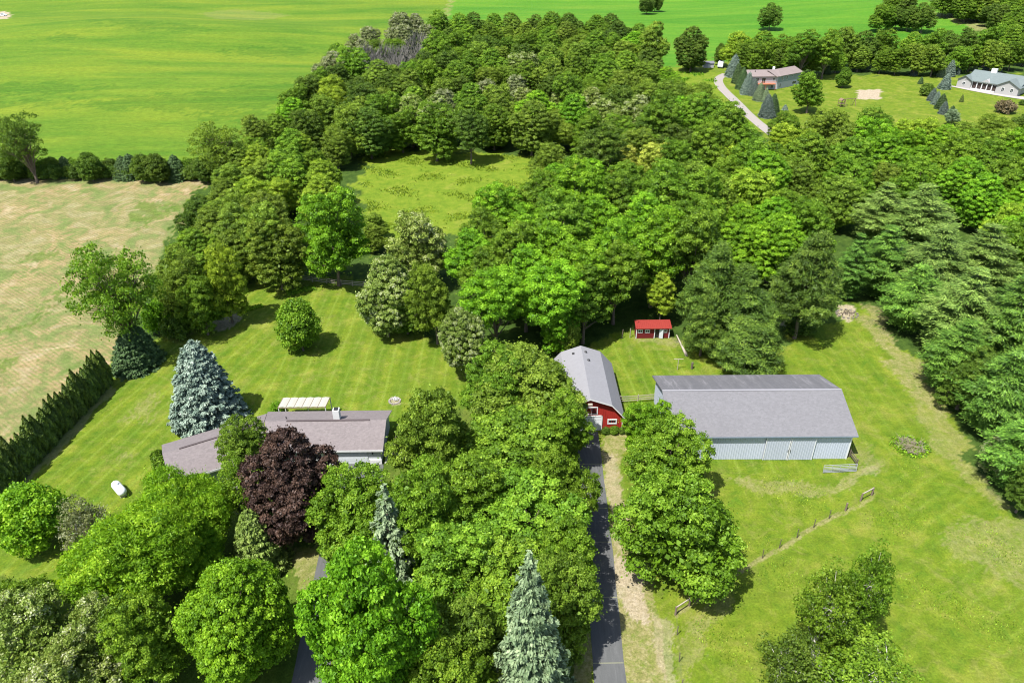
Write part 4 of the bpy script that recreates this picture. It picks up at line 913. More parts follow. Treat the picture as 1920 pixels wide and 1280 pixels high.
# --- ranch house with two wings
hs = thing('ranch_house', 'low white ranch house with a bent mauve-grey shingle roof and garage', 'house', (-16.3, 68.75, 0))
mauve = roofmat('mauve_shingles', (.158, .136, .134), .17)
side = plain('white_siding', (.47, .50, .51), .6, .06, 1, 0, .3, True); gside = plain('green_siding', (.20, .27, .23), .6, .06, 1)
wx, wd, we, wr = 16.2, 7.3, 2.55, 3.95
wl = MB(); gable_wall(wl, -14.5, -.15, 0, wd, we, wr)
for i in range(9): wl.box(-14.5, -.03, .3+i*.25, -10.15, -.002, .3+i*.25+.03)
wl.build('wall', side, hs)
rf = MB(); roof_gable(rf, -16.1, 0, 0, wd, we, wr, .3, .4, yr=wd*.5, m0=lambda y: -16.1+(7.7-y)*.254); r1 = rf.build('roof', mauve, hs)
fs = MB(); fs.box(-13.9, -.43, we-.15-.1, .29, -.402, we-.02+.02); fs.build('gutter', white, r1)
rv = MB(); rv.box(-12.3, wd/2-.13, wr+.1, -1.8, wd/2+.13, wr+.2); rv.build('ridge_vent', plain('vent_mauve', (.07, .055, .055), .9), r1)
vg = MB()
for yy0, yy1, za, zb in ((-.4, wd/2, we-.15, wr), (wd+.4, wd/2, we-.15, wr)): vg.quad((.312, yy0, za), (.312, yy1, zb), (.312, yy1, zb+.15), (.312, yy0, za+.15))
vg.build('barge_board', white, r1)
ch = MB(); ch.box(-6.45, 3.95, 2.8, -5.65, 4.75, 5.3); c_ = ch.build('chimney', white, r1); cp = MB(); cp.box(-6.3, 4.1, 5.29, -5.8, 4.6, 5.45); cp.build('flue', black, c_)
pv = MB(); pv.tube([(-12.6, 4.5, 3.4), (-12.6, 4.5, 4.1)], .07); pv.build('vent_pipe', black, r1)
gd = MB(); dx0, dx1 = -6.1, -1.75
for i in range(4): gd.box(dx0, -.05-.01*(i % 2), .08+i*.52, dx1, .0, .08+(i+1)*.52-.03)
gd.build('garage_door', plain('door_panel', (.52, .55, .565), .5, .04), hs)
bs = MB(); bs.box(-10.2, -.1, 0, dx0-.05, .01, .75); bs.build('base_panel', white, hs); bs = MB(); bs.box(dx1+.05, -.1, 0, -.1, .01, .75); bs.build('base_panel', white, hs)
for xx in (-7.0, -1.1):
    lm = MB(); lm.box(xx-.07, -.2, 1.7, xx+.07, -.02, 2.05); lm.lathe([(.02, 0), (.1, .05), (.1, .1)], 8); lm.build('wall_lantern', black, hs)
window(hs, -9.2, 1.7, 1.1, .9); window(hs, -12.6, 1.6, 1.6, 1.0)
# left wing, turned 28.5 degrees
ang = R(28.5); lw = 12.4; ld = 7.3
# local frame: start at front end next the main wing
ex, ey = math.cos(ang), math.sin(ang)
back_end = np.array([-32.4+.0, 76.0]); fr_in = back_end+np.array([ey, -ex])*(ld+.35)  # inner front corner
W0 = MB(); gable_wall(W0, -lw, -1.2, 0, ld, we, wr); w2 = W0.build('wall', gside, hs); w2.location = (fr_in[0]+16.3, fr_in[1]-68.75, 0); w2.rotation_euler = (0, 0, ang)
rf = MB(); roof_gable(rf, -lw, 0, 0, ld, we, wr, .5, .4, m1=lambda y: -(7.7-y)*.254); r2 = rf.build('roof', mauve, hs); r2.location = w2.location; r2.rotation_euler = (0, 0, ang)
fs = MB(); fs.box(-lw-.5, -.43, we-.25, -2.0, -.402, we); fs.build('gutter', white, r2)
vg = MB()
for yy0, yy1 in ((-.4, ld/2), (ld+.4, ld/2)): vg.quad((-lw-.512, yy0, we-.15), (-lw-.512, yy1, wr), (-lw-.512, yy1, wr+.15), (-lw-.512, yy0, we))
vg.build('barge_board', white, r2)
rv = MB(); rv.box(-11., ld/2-.12, wr+.1, -1.8, ld/2+.12, wr+.2); rv.build('ridge_vent', plain('vent_mauve2', (.07, .055, .055), .9), r2)
bv = MB(); bv.box(-5.6, 4.3, 3.2, -4.9, 4.9, 4.5); b_ = bv.build('chimney', white, r2); cp = MB(); cp.box(-5.4, 4.45, 4.49, -5.1, 4.75, 4.6); cp.build('flue', black, b_)
# awning at the back
aw = thing('patio_awning', 'ribbed cream metal patio awning standing behind the house roof', 'awning', (-28.1, 78.3, 0)); aw.scale = (.88, 1, 1)
cm_ = plain('cream_panel', (.29, .28, .235), .5, .05, 1)
ap = MB(); n = 6; wp_ = 6.6/n
for i in range(n):
    x0 = -3.6+i*wp_*1.09; ap.quad((x0, -.95, 2.55), (x0+wp_*.55, -.95, 2.62), (x0+wp_*.55+.25, .95, 2.80), (x0+.25, .95, 2.73)); ap.quad((x0+wp_*.55, -.95, 2.62), (x0+wp_*1.0, -.95, 2.55), (x0+wp_*1.0+.25, .95, 2.73), (x0+wp_*.55+.25, .95, 2.80))
    ap.box(x0+wp_*1.0, -1., 2.5, x0+wp_*1.03, -.9, 2.6)
ap.build('canopy', cm_, aw)
fm = MB()
for i in range(n+1): x0 = -3.65+i*wp_*1.09; fm.beam((x0, -.95, 2.53), (x0+.25, .95, 2.71), .05, .1)
fm.beam((-3.7, -.95, 2.45), (3.6, -.95, 2.45), .08, .12); fm.beam((-3.4, .95, 2.63), (3.9, .95, 2.63), .08, .12); fm.build('frame', plain('frame_brown', (.2, .15, .1), .8), aw)
for x, y, z in ((-3.4, .95, 2.63), (3.8, .95, 2.63), (-3.6, -.95, 2.45), (3.5, -.95, 2.45), (.1, .95, 2.63)): p = MB(); p.box(x-.05, y-.05, 0, x+.05, y+.05, z-.06); p.build('post', white, aw)
# dark boards standing in for the shadow strip beside the garage, and little gate
pf = thing('shade_boards', 'dark brown boards standing in for the shadow strip along the garage side wall', 'fence', (-15.0, 70.0, 0))
b = MB()
for i in range(28): b.box(-.03, i*.2, .05, .03, i*.2+.18, 1.7)
b.build('shade_panel', woodd, pf)
for y in (0, 2.8, 5.6): p = MB(); p.box(-.06, y-.06, 0, .06, y+.06, 1.8); p.build('post', woodd, pf)
gt = thing('garden_gate', 'small white-framed gate between garage corner and dark shade boards', 'gate', (-16.1, 69.6, 0))
g = MB(); g.box(0, 0, .1, 1.0, .04, .16); g.box(0, 0, 1.1, 1.0, .04, 1.16); g.box(0, 0, .1, .06, .04, 1.16); g.box(.94, 0, .1, 1, .04, 1.16); gf = g.build('frame', white, gt)
g = MB()
for i in range(9): g.box(.1+i*.095, .01, .16, .12+i*.095, .03, 1.1)
g.build('bars', black, gt)
# --- little red shed
sh = thing('red_shed', 'little red shed with a bright red roof and three white windows', 'shed', (19.75, 98.0, 0))
sw_, sdp = 5.25, 1.5
wl = MB(); wl.box(0, .001, 0, 3.0, .1, 1.95); wl.box(3.65, .001, 0, sw_, .1, 1.95); wl.box(3.0, .001, 1.8, 3.65, .1, 1.95); wl.box(0, .1, 0, .1, sdp-.1, 2.1); wl.box(sw_-.1, .1, 0, sw_, sdp-.1, 2.1); wl.box(0, sdp-.1, 0, sw_, sdp, 2.15); wl.build('wall', plain('shed_red', (.12, .010, .012), .7, .2, 4), sh)
rf = MB(); n = len(rf.v)
x = -.15
while x < sw_+.15:
    rf.quad((x, -.35, 1.98), (x+.26, -.35, 1.98), (x+.26, sdp+.2, 2.42), (x, sdp+.2, 2.42)); rf.quad((x+.26, -.35, 1.98), (x+.28, -.35, 2.02), (x+.28, sdp+.2, 2.46), (x+.26, sdp+.2, 2.42)); rf.quad((x+.28, -.35, 2.02), (x+.3, -.35, 1.98), (x+.3, sdp+.2, 2.42), (x+.28, sdp+.2, 2.46)); x += .3
rf.quad((-.15, -.35, 1.95), (-.15, sdp+.2, 2.38), (x, sdp+.2, 2.38), (x, -.35, 1.95)); rf.quad((-.15, -.352, 1.9), (x, -.352, 1.9), (x, -.352, 2.0), (-.15, -.352, 2.0))
rf.build('roof', plain('red_metal', (.20, .026, .02), .45, .1, 2, 0, .4), sh)
for wx_ in (.62, 1.75, 4.5): window(sh, wx_, 1.35, .6, .42, 0, white, glass, .09, True)
ct = MB()
for x in (-.04, 2.85, sw_-.08): ct.box(x, -.04, 0, x+.13, .0, 1.93)
ct.build('corner_trim', white, sh)
dr = MB(); dr.box(0, 0, .05, .62, .05, 1.75); dr.build('door', plain('grey_door', (.42, .45, .46), .6), sh, loc=(3.66, -.02, 0)).rotation_euler = (0, 0, R(-25))
fl = MB(); fl.box(3.0, .11, .0, 3.65, .16, 1.8); fl.build('doorway', black, sh)
# --- far two-storey house
A = at(1456, 167.5)
f1 = thing('two_storey_house', 'pale grey two-storey house with brown roof and red deck in the far yard', 'house', (A[0], A[1], A[2]-.1))
s1 = plain('pale_siding', (.36, .36, .375), .6, .05); s2 = plain('grey_green_siding', (.20, .235, .235), .6, .05); tanr = roofmat('brown_shingles', (.185, .15, .14), .12)
h1 = 4.7; r1h = 6.0
W1 = MB(); gable_wall(W1, -10.6, 0, 0, 8., h1, r1h); W1.build('wall', s1, f1)
RF = MB(); roof_gable(RF, -10.6, .3, 0, 8., h1, r1h, .4, .5); ro = RF.build('roof', tanr, f1)
RF = MB(); roof_gable(RF, -1.0, 12.6, 0, 7.6, h1, r1h, .5, .5); r2 = RF.build('roof', tanr, f1); r2.rotation_euler = (0, 0, R(33))
W2 = MB(); gable_wall(W2, 0, 12.4, 0, 7.6, 2.35, 2.4); o = W2.build('wall', s1, f1); o.rotation_euler = (0, 0, R(33)); o.location = (0.03, .02, 0)
W2 = MB(); gable_wall(W2, 0, 12.4, 0, 7.6, h1, r1h); o2 = W2.build('upper_wall', s2, f1); o2.rotation_euler = (0, 0, R(33)); o2.location = (.03, .05, 2.3); o2.scale = (1, 1, (h1-2.35)/h1)
for x, z, w_, hh in ((-7.6, 3.5, 1.2, 1.1), (-5.2, 3.1, 1.3, 1.9), (-1.5, 3.7, .8, .8), (-1.9, 1.0, .8, 1.0)): window(f1, x, z, w_, hh)
for x, z, w_, hh in ((2.4, 3.6, .6, 1.3), (4.8, 3.6, .7, 1.3), (7.8, 3.8, .6, .7), (1.6, 1.2, .6, 1.5), (9.3, 1.3, 2.0, .9)):
    wo = window(f1, x, z, w_, hh); wo.rotation_euler = (0, 0, R(33))
dk = MB(); dk.box(-8.4, -2.2, 2.2, -1.2, -.02, 2.35); dk.box(-8.4, -2.2, 2.35, -1.2, -2.12, 2.42); dk.box(-8.4, -2.2, 3.1, -1.2, -2.1, 3.2)
for i in range(25): dk.box(-8.4+i*.3, -2.18, 2.4, -8.36+i*.3, -2.13, 3.1)
for x in (-8.3, -4.8, -1.3): dk.box(x-.07, -2.15, 0, x+.07, -2.0, 2.2)
dk.build('deck', plain('deck_red', (.36, .13, .07), .8), f1)
cc = MB(); cc.box(-.9, 4.6, 5.2, -.2, 5.3, 6.9); cc.build('chimney', white, ro); vv = MB(); vv.tube([(-7.9, 2.6, 5.3), (-7.9, 2.6, 6.1)], .14); vv.build('vent_pipe', black, ro)
# --- far green-roofed house
A = at(1806, 165); Bp = at(1868, 174.5); a2 = math.atan2(Bp[1]-A[1], Bp[0]-A[0])
f2 = thing('porch_house', 'pale house with grey-green roof, long dark-fronted porch and white chimney', 'house', (A[0], A[1], A[2]), a2)
gr = roofmat('green_grey_shingles', (.125, .15, .145), .12); s3 = plain('cream_siding', (.30, .29, .28), .6, .05)
PL = float(np.hypot(Bp[0]-A[0], Bp[1]-A[1])); h2 = 2.9; D2 = 11.
W1 = MB(); gable_wall(W1, .4, PL+6.4, 2.4, D2, h2, 4.8); W1.build('wall', s3, f2)
RF = MB(); roof_gable(RF, .4, PL+6.4, .1, D2, h2, 5.3, .5, .4, yr=6.6); ro = RF.build('roof', gr, f2)
def front_gable(x0, x1, y0, ze, zr, nm):
    m = MB(); xm = (x0+x1)/2; poly = [(x0, -.1), (x1, -.1), (x1, ze), (xm, zr), (x0, ze)]; m.prism(poly, y0, y0+3.2); m.build('wall', s3, f2)
    r_ = MB(); s_ = (zr-ze)/(xm-x0); ov = .55
    for sg, xe in ((-1, x0-ov), (1, x1+ov)):
        k = len(r_.v); ze2 = ze-ov*s_; ps = [(xm, zr+.04), (xe, ze2+.04), (xe, ze2+.2), (xm, zr+.2)]
        r_.v += [(x, y0-.45, z) for x, z in ps]+[(x, y0+5.6, z) for x, z in ps]
        r_.f += [(k, k+1, k+2, k+3), (k+4, k+7, k+6, k+5), (k, k+4, k+5, k+1), (k+1, k+5, k+6, k+2), (k+2, k+6, k+7, k+3), (k+3, k+7, k+4, k)]
    return r_.build(nm, gr, f2)
front_gable(-2.4, 2.2, -.3, h2-.1, 4.2, 'roof'); front_gable(PL-.2, PL+6.8, -1.4, h2-.1, 4.7, 'roof')
pg = MB(); pg.prism([(PL*.62-1.5, h2-.1), (PL*.62+1.5, h2-.1), (PL*.62, h2+1.0)], -.25, 2.5); pg.build('porch_gable', s3, f2)
for x in (-.2,): window(f2, x, 1.6, .8, 1.0, -.3)
for x in (PL+2.0, PL+4.8): window(f2, x, 1.7, .8, 1.2, -1.4)
ps = MB()
for i in range(6): x = 2.4+i*(PL-2.75)/5; ps.box(x-.13, .1, 0, x+.13, .36, h2-.15)
ps.box(2.2, .1, h2-.45, PL-.3, .3, h2-.12); ps.box(2.2, .1, 0, PL-.3, .3, .35); ps.build('porch_posts', white, f2)
sc = MB(); sc.box(2.2, .4, .3, PL-.3, .45, h2-.3); sc.build('porch_backing', plain('backing_dark', (.05, .035, .03), .8, .5, 1), f2)  # dark sheet filling the openings behind the porch posts
cc = MB(); cc.box(PL*.5, 5.9, 4.6, PL*.5+1.8, 6.9, 6.6); cc.build('chimney', white, ro)
pt = MB(); 
for i in range(14):
    t = i/13; x = -4+t*(PL+18); yf = -1.2-2.2*math.sin(t*2.6)-1.4*t; pt.v += [(x, .3, .03), (x, yf, .03)]
    if i: k = len(pt.v); pt.f.append((k-4, k-3, k-1, k-2))
for i in range(len(pt.v)):
    px_, py_ = rot2(pt.v[i][:2], a2); pt.v[i] = (px_+A[0], py_+A[1], float(hgt(px_+A[0], py_+A[1]))+.1)
tag(pt.build('patio', plain('patio_concrete', (.30, .27, .25), .9, .06)), kind='structure')
# --- small grey shed, trailer, truck in the distance
A = at(1329, 127.5); s = thing('small_shed', 'tiny grey shed with dark low roof at the end of the lane', 'shed', A, .05)
m = MB(); m.box(-2, 0, 0, 2, 2.4, 1.7); m.build('wall', plain('grey_boards', (.35, .34, .36), .8), s); m = MB(); roof_gable(m, -2, 2, 0, 2.4, 1.7, 2.3, .2, .2); m.build('roof', plain('dark_roof', (.12, .12, .14), .8), s)
m = MB(); m.box(-.4, -.04, 0, .4, -.001, 1.5); m.build('door', plain('grey_door2', (.5, .5, .52), .7), s)
def vehicle(nm, lab, cat, loc, rz, kind):
    v = thing(nm, lab, cat, loc, rz)
    if kind == 'truck':
        b = MB(); b.prism([(-2.7, .45), (2.6, .45), (2.65, .95), (1.6, 1.08), (1.05, 1.75), (-.35, 1.8), (-.5, 1.12), (-2.7, 1.1)], -.95, .95); b.build('body', whites, v)
        g = MB(); g.prism([(1.35, 1.12), (1.02, 1.68), (-.28, 1.7), (-.35, 1.15)], -.96, .96); g.build('window', glass, v)
        w_ = 1.75
    else:
        b = MB(); b.prism([(-2.2, .5), (2.2, .5), (2.35, .8), (2.2, 2.3), (-2.2, 2.35), (-2.3, .8)], -1.05, 1.05); b.build('body', whites, v)
        g = MB(); g.box(-.4, -1.07, 1.3, .8, -1.051, 1.9); g.build('window', glass, v); g = MB(); g.box(1.1, -1.075, .6, 1.7, -1.051, 2.1); g.build('door', plain('grey_white', (.6, .6, .62), .5), v); g = MB(); g.beam((2.3, 0, .55), (3.3, 0, .5), .12, .1); g.build('tow_bar', black, v); w_ = .6
    for x in (-w_, w_):
        for y in (-.9, .9): t = MB(); t.lathe([(.36, -.12), (.36, .12)], 14, 'x'); o = t.build('wheel', black, v, loc=(x, y, .36)); o.rotation_euler = (0, 0, R(90))
    return v
p = at(5, 31); vehicle('pickup_truck', 'white pickup truck parked on the gravel patch at the far left', 'truck', p, .15, 'truck')
p = at(1351, 127); vehicle('camper_trailer', 'white camper trailer parked beside the tall spruces by the lane', 'trailer', p, 1.2, 'trailer')
p = at(1487, 133); v = thing('propane_tank', 'small white tank behind the right end of the two-storey house', 'tank', p)
m = MB(); m.lathe([(.05, -1.2), (.35, -1.1), (.55, -.8), (.6, 0), (.55, .8), (.35, 1.1), (.05, 1.2)], 14, 'x'); m.build('tank_body', whites, v, True, (0, 0, 1.3)); m = MB(); m.box(-.7, -.3, 0, -.55, .3, .9); m.box(.55, -.3, 0, .7, .3, .9); m.build('foot', conc, v)
p = at(1395.5, 127); v = thing('satellite_dish', 'white satellite dish on a pole beside the two-storey house', 'dish', p)
m = MB(); m.tube([(0, 0, 0), (0, 0, 2.6)], .06); m.build('pole', steel, v); m = MB(); m.lathe([(.02, 0), (.5, .08), (.95, .32), (.93, .36), (.48, .12), (.02, .05)], 16); o = m.build('dish', whites, v, True, (0, 0, 2.9)); o.rotation_euler = (R(50), 0, R(10))
# play frame
p = at(1592, 199); v = thing('swing_set', 'brown wooden swing set on the far lawn below the sand court', 'swing', p, .2)
fmt = plain('brown_wood', (.16, .11, .07), .9); m = MB()
for x in (-1.8, 1.8): m.beam((x, -1, 0), (x, 0, 2.3), .12, .12); m.beam((x, 1, 0), (x, 0, 2.3), .12, .12)
m.beam((-2, 0, 2.35), (2, 0, 2.35), .14, .14); m.build('frame', fmt, v)
for x in (-.8, .6): m = MB(); m.tube([(x-.2, 0, 2.3), (x-.2, 0, .5)], .02, 4); m.tube([(x+.2, 0, 2.3), (x+.2, 0, .5)], .02, 4); m.box(x-.25, -.1, .45, x+.25, .1, .5); m.build('swing_seat', black, v)
m = MB(); m.box(-3.9, -.8, 1.0, -2.3, .8, 1.1); [m.box(x-.06, y-.06, 0, x+.06, y+.06, 2.1) for x in (-3.8, -2.4) for y in (-.7, .7)]; m.prism([(-3.9, 2.1), (-2.3, 2.1), (-3.1, 2.7)], -.8, .8); m.build('play_tower', fmt, v)
# ------------------------------------------------------------ yard objects
p = (at(218, 914)+at(235, 934))/2; v = thing('propane_tank', 'white propane tank lying on the left lawn beside the house', 'tank', (p[0], p[1], 0), math.atan2(*(at(235, 934)-at(218, 914))[[1, 0]]))
m = MB(); m.lathe([(.03, -1.35), (.28, -1.29), (.45, -1.12), (.52, -.9), (.53, .9), (.45, 1.12), (.28, 1.29), (.03, 1.35)], 24, 'x'); m.build('tank_body', whites, v, True, (0, 0, .78))
m = MB(); m.lathe([(.2, 0), (.2, .16), (.16, .2), (.03, .22)], 16); m.build('valve_dome', plain('dome_grey', (.55, .6, .62), .5), v, True, (-.2, 0, 1.27))
for x in (-.85, .85): m = MB(); m.box(x-.1, -.35, 0, x+.1, .35, .38); m.build('foot', conc, v)
def rail_fence(lab, pts, hgt_, rails, every, mat, name='rail_fence', group=None, rail_h=.11):
    P = [np.array(p) for p in pts]; v = thing(name, lab, 'fence', (P[0][0], P[0][1], 0))
    o = P[0][:2]; posts = []
    for a, b in zip(P, P[1:]):
        a = a[:2]-o; b = b[:2]-o; n = max(1, round(np.linalg.norm(b-a)/every))
        for i in range(n+1):
            q = a+(b-a)*i/n
            if not posts or np.linalg.norm(q-posts[-1]) > .3: posts.append(q)
    for q in posts: m = MB(); m.tube([(q[0], q[1], 0), (q[0], q[1], hgt_*rnd.uniform(1, 1.08))], .075, 7); m.build('post', mat, v)
    for k in range(rails):
        z = hgt_*(.9-.8*k/max(1, rails)); 
        for a, b in zip(posts, posts[1:]): m = MB(); d = (b-a)/np.linalg.norm(b-a)*.09; m.beam((a[0]+d[0], a[1]+d[1], z+rnd.uniform(-.03, .03)), (b[0]-d[0], b[1]-d[1], z+rnd.uniform(-.03, .03)), .04, rail_h); m.build('rail', mat, v)
    return v
rail_fence('three-rail wooden fence between the red barn and the grey-roofed barn', [at(1163, 757), at(1228, 752)], 1.3, 3, 2.4, wood)
rail_fence('grey split rail fence in tree shade behind the striped lawn', [at(468, 521), at(560, 525), at(640, 535), at(705, 540)], 1.25, 3, 2.6, wood)
# pasture wire fence
v = thing('wire_fence', 'wire pasture fence with thin dark posts crossing the right-hand grass', 'fence', tuple(at(1634, 928)))
o = at(1634, 928); P = [at(u, vv)-o for u, vv in ((1634, 928), (1613, 939), (1585, 957), (1554, 972), (1525, 989), (1494, 1008), (1461, 1027), (1429, 1046), (1395, 1065), (1360, 1087), (1325, 1110), (1292, 1135), (1266, 1152), (1269, 1190), (1273, 1240), (1277, 1290), (1282, 1350))]
for i, q in enumerate(P):
    m = MB(); thick = i in (0, 1, 2, 11, 12); hh = 1.35 if not thick else 1.2; r_ = .045 if not thick else .1; m.tube([(q[0], q[1], 0), (q[0]+rnd.uniform(-.05, .05), q[1], hh)], r_, 6); m.build('post', woodd if not thick else plain('post_wood', (.16, .12, .09), .9), v)
for a, b in zip(P, P[1:]):
    m = MB()
    for z in (.35, .75, 1.1): m.tube([(a[0], a[1], z), (b[0], b[1], z)], .004, 3)
    m.build('wire', woodd, v)
for a, b in ((0, 1), (11, 12)): m = MB(); m.beam((P[a][0], P[a][1], 1.1), (P[b][0], P[b][1], 1.1), .1, .14); m.build('rail', wood, v)
# tube gate by the barn
a, b = at(1543, 887), at(1605, 884); v = thing('farm_gate', 'grey tubular farm gate leaning in the grass by the barn corner', 'gate', (a[0], a[1], 0), math.atan2(b[1]-a[1], b[0]-a[0])); v.rotation_euler = (R(-8), 0, math.atan2(b[1]-a[1], b[0]-a[0]))
GL = float(np.linalg.norm(b-a)); m = MB()
for z in (.12, .3, .48, .66, .88, 1.12): m.tube([(0, 0, z), (GL, 0, z)], .035, 6)
for x in (0, GL): m.tube([(x, 0, .08), (x, 0, 1.14)], .04, 6)
m.build('rails', steel, v)
m = MB()
for x in (GL*.25, GL*.5, GL*.75): m.box(x-.03, -.04, .1, x+.03, -.036+.02, 1.12)
m.build('brace', steel, v)
for i, ((u0, v0), (u1, v1)) in enumerate((((1592, 856), (1605, 874)),)):
    a, b = at(u0, v0), at(u1, v1); rail_fence('short dark leaning rail fence piece at the barn corner', [a, b], 1.1, 3, 1.4, woodd)
# shed surroundings: posts, log, clothes line pole
def pole(nm, lab, cat, uv, h_, r_, mat, lean=(0, 0), arm=None):
    p = at(*uv); v = thing(nm, lab, cat, tuple(p)); m = MB(); m.tube([(0, 0, -.1), (lean[0]*.5, lean[1]*.5, h_*.5), (lean[0], lean[1], h_)], r_, 8); m.build('post', mat, v)
    if arm: m = MB(); m.beam((-arm, 0, h_), (arm, 0, h_), .08, .08); m.build('crossbar', mat, v)
    return v
pole('wooden_post', 'dark stubby post on the grass behind the grey-roofed barn', 'post', (1297, 691), 1.1, .17, woodd)
pole('clothesline_pole', 'pale T-shaped clothesline pole on the grass below the red shed', 'pole', (1270, 693), 1.9, .05, wood, arm=.7)
pole('wooden_post', 'leaning dark post left of the red shed', 'post', (1166, 634), 1.6, .08, woodd, (.1, 0))
pole('wooden_post', 'thin pale post just left of the red shed', 'post', (1181, 633), 1.7, .06, wood)
a, b = at(1268, 634), at(1287, 668); v = thing('fallen_log', 'weathered fallen log lying right of the red shed', 'log', tuple(a)); d = b-a
m = MB(); m.tube([(0, 0, .6), (d[0]*.5, d[1]*.5, .35), (d[0], d[1], .22)], [.08, .14, .24], 9); m.build('trunk', wood, v); m = MB(); m.tube([(d[0]*.4, d[1]*.4, .4), (d[0]*.4-.8, d[1]*.4-.3, .9)], [.07, .02], 5); m.tube([(d[0]*.55, d[1]*.55, .35), (d[0]*.55+.9, d[1]*.55+.2, .8)], [.06, .02], 5); m.build('branch', wood, v)
# brush pile
p = at(1705, 838); v = thing('brush_pile', 'round heap of dry twigs and weeds on the grass right of the barn', 'brush pile', tuple(p)); g = random.Random(4); m = MB()
for i in range(170):
    a = g.random()*6.28; r_ = 1.7*math.sqrt(g.random()); z = .15+.55*(1-r_/1.9)*g.random()+.1; x, y = r_*math.cos(a), r_*math.sin(a); b_ = g.random()*6.28; l_ = g.uniform(.3, .9); m.tube([(x, y, z), (x+l_*math.cos(b_), y+l_*math.sin(b_), max(.05, z+g.uniform(-.2, .5)))], [.035, .012], 4)
m.build('twigs', plain('dry_twigs', (.19, .16, .11), .9, .3, 8), v)
N = 700; a = rng.random(N)**1.6*6.28-.6; r_ = 1.0+1.5*rng.random(N); c = np.stack([r_*np.cos(a), r_*np.sin(a)*.9, .05+.3*rng.random(N)], -1)
o = bpy.data.objects.new('weeds', leaf_mesh('weeds', c, rng.standard_normal((N, 3))+[0, 0, .6], np.full(N, .16), rng.random(N), .4)); C.objects.link(o); o.data.materials[0] = L['bright']; o.parent = v
# fire ring
p = at(1588, 589); v = thing('fire_ring', 'dark charred sticks in the sandy fire ring below the pines', 'fire pit', tuple(p)); m = MB(); g = random.Random(9)
for i in range(26): a = g.random()*6.28; r_ = g.uniform(.2, 1.3); m.tube([(r_*math.cos(a), r_*math.sin(a), .1), (r_*math.cos(a)+g.uniform(-.6, .6), r_*math.sin(a)+g.uniform(-.4, .4), g.uniform(.1, .6))], [.07, .03], 5)
m.build('sticks', woodd, v); m = MB()
for i in range(12): a = i*.523; m.lathe([(.05, 0), (.2, .05), (.18, .16), (.05, .22)], 7); 
st_ = MB()
for i in range(14):
    a = i*.449; x, y = 1.7*math.cos(a), 1.5*math.sin(a); st_.box(x-.16, y-.12, 0, x+.16, y+.12, .2)
st_.build('stones', plain('stone', (.16, .14, .12), .9, .3), v)
p = at(740, 752); v = thing('flower_bed', 'small round flower bed with white blossoms at the lawn edge', 'flower bed', tuple(p)); m = MB()
for i in range(16): a = i*.3927; x, y = .75*math.cos(a), .75*math.sin(a); m.box(x-.12, y-.1, 0, x+.12, y+.1, .16)
m.build('stone_border', plain('border_stone', (.24, .21, .19), .9, .2), v)
N = 260; c = rng.standard_normal((N, 3))*[.22, .18, .08]+[.1, .25, .25]; o = bpy.data.objects.new('flowers', leaf_mesh('flowers', c, rng.standard_normal((N, 3))+[0, 0, 1.], np.full(N, .05), rng.random(N), .8)); C.objects.link(o); o.data.materials[0] = white; o.parent = v
# hedge and bushes by the house, ground-cover patches
def hedge(name, lab, cat, pts, w_, h_, col, n, size=.13):
    P = [np.array(at(u, v)) for u, v in pts]; o0 = P[0]; cs = []
    seg = rng.integers(0, len(P)-1, n); t = rng.random(n)
    for i in range(n): q = P[seg[i]]*(1-t[i])+P[seg[i]+1]*t[i]-o0; cs.append(q)
    c = np.array(cs); a = rng.random(n)*math.pi; rr = .75+.25*rng.random(n)
    d = P[-1]-P[0]; d = d/max(.01, np.linalg.norm(d)); sd_ = np.array([-d[1], d[0], 0]) 
    off = np.cos(a)*rr*w_/2*(1+.25*np.sin(t*40)); c = c+sd_*off[:, None]; c[:, 2] = np.sin(a)**.6*rr*h_*(1+.15*np.sin(t*31))
    nn = sd_*np.cos(a)[:, None]+np.array([0, 0, 1.])*np.sin(a)[:, None]+rng.standard_normal((n, 3))*.6
    o = bpy.data.objects.new(name, leaf_mesh(name, c, nn, size*(.7+.6*rng.random(n)), rng.random(n), .6)); C.objects.link(o); o.data.materials[0] = L[col]; o.location = tuple(o0); return tag(o, lab, cat)
hedge('hedge', 'clipped green hedge along the left end wall of the house', 'hedge', [(296, 858), (303, 878), (318, 905)], 1.5, 1.2, 'mid', 6000)
hedge('ground_cover', 'bright green ground cover patch below the big bright tree', 'ground cover', [(538, 551), (590, 540)], 1.6, .35, 'bright', 3500)
hedge('ground_cover', 'bright green ground cover patch beside the mulch bed', 'ground cover', [(458, 583), (492, 573)], 1.2, .3, 'bright', 2200)
T('shrub', 'bright', 520, 752, 26, 778, 'small bright bush at the left end of the patio awning')
T('shrub', 'dark', 1500, 600, 60, 626, 'low green bush at the foot of the lone dark pine')
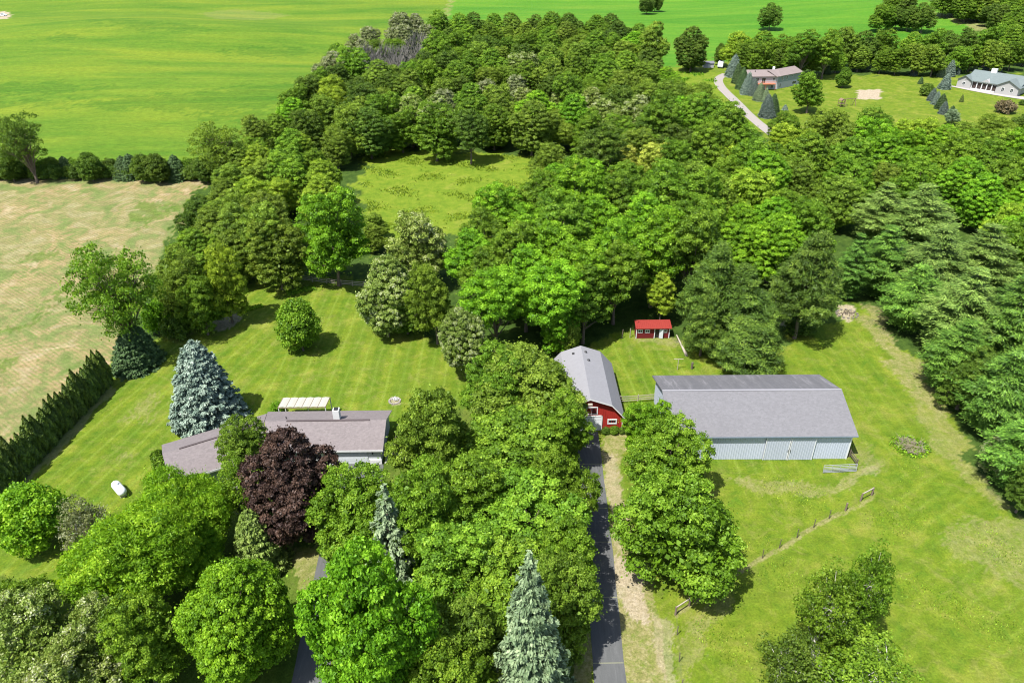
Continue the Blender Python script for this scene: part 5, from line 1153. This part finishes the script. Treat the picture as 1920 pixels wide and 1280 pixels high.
# rough grass and weeds of the meadow: countless tufts
def tufts(name, poly, n, h_, col, dens_noise=True):
    P = polyw(poly); lo, hi = P.min(0), P.max(0); q = rng.uniform(lo, hi, (n*3, 2)); ins = np.zeros(len(q), bool)
    for (x0, y0), (x1, y1) in zip(P, np.roll(P, -1, 0)):
        if y0 != y1: ins ^= ((y0 > q[:, 1]) != (y1 > q[:, 1])) & (q[:, 0] < (x1-x0)*(q[:, 1]-y0)/(y1-y0)+x0)
    q = q[ins]
    k = np.sin(q[:, 0]/2.1+2*np.sin(q[:, 1]/3.7))+np.sin(q[:, 1]/1.9+q[:, 0]/5.)+rng.standard_normal(len(q))*.5; q = q[k > .9][:n]
    c = np.concatenate([q, (hgt(q[:, 0], q[:, 1])+h_*.4)[:, None]], 1); N = len(c)
    c = np.repeat(c, 4, 0)+rng.standard_normal((N*4, 3))*[.25, .25, .05]; N = len(c)
    o = bpy.data.objects.new(name, leaf_mesh(name, c, rng.standard_normal((N, 3))*[1, 1, .4]+[0, -.3, .3], h_*(.5+.7*rng.random(N)), rng.random(N), .3, np.tile([0, 0, 1.], (N, 1))+rng.standard_normal((N, 3))*.3)); C.objects.link(o); o.data.materials[0] = L[col]; tag(o, kind='stuff', cat='grass', label=f'rough {"weed" if col=="mid" else "grass"} tufts in the {"mown pasture right of the driveway" if poly[0][1]>800 else "yellow-green meadow beyond the yard" if poly[0][1]>200 else "wild grass beside the gravel lane"}')
tufts('meadow_grass', [(670, 300), (700, 288), (960, 292), (1120, 318), (1010, 395), (900, 430), (700, 430), (680, 350)], 4000, .3, 'yellow')
tufts('meadow_weeds', [(670, 302), (700, 289), (960, 292), (1120, 318), (1010, 395), (900, 430), (700, 430), (680, 350)], 700, .3, 'olive')
tufts('wild_grass', [(1250, 135), (1340, 138), (1350, 190), (1420, 245), (1250, 195)], 1500, .5, 'bright')
tufts('pasture_grass', [(1300, 1150), (1640, 930), (1700, 830), (1850, 960), (2000, 1150), (2000, 1400), (1290, 1400)], 3200, .13, 'fresh')
tufts('paddock_grass', [(1400, 880), (1600, 900), (1620, 925), (1330, 1095), (1380, 1000)], 700, .12, 'yellow')
print('objects', len(bpy.data.objects))
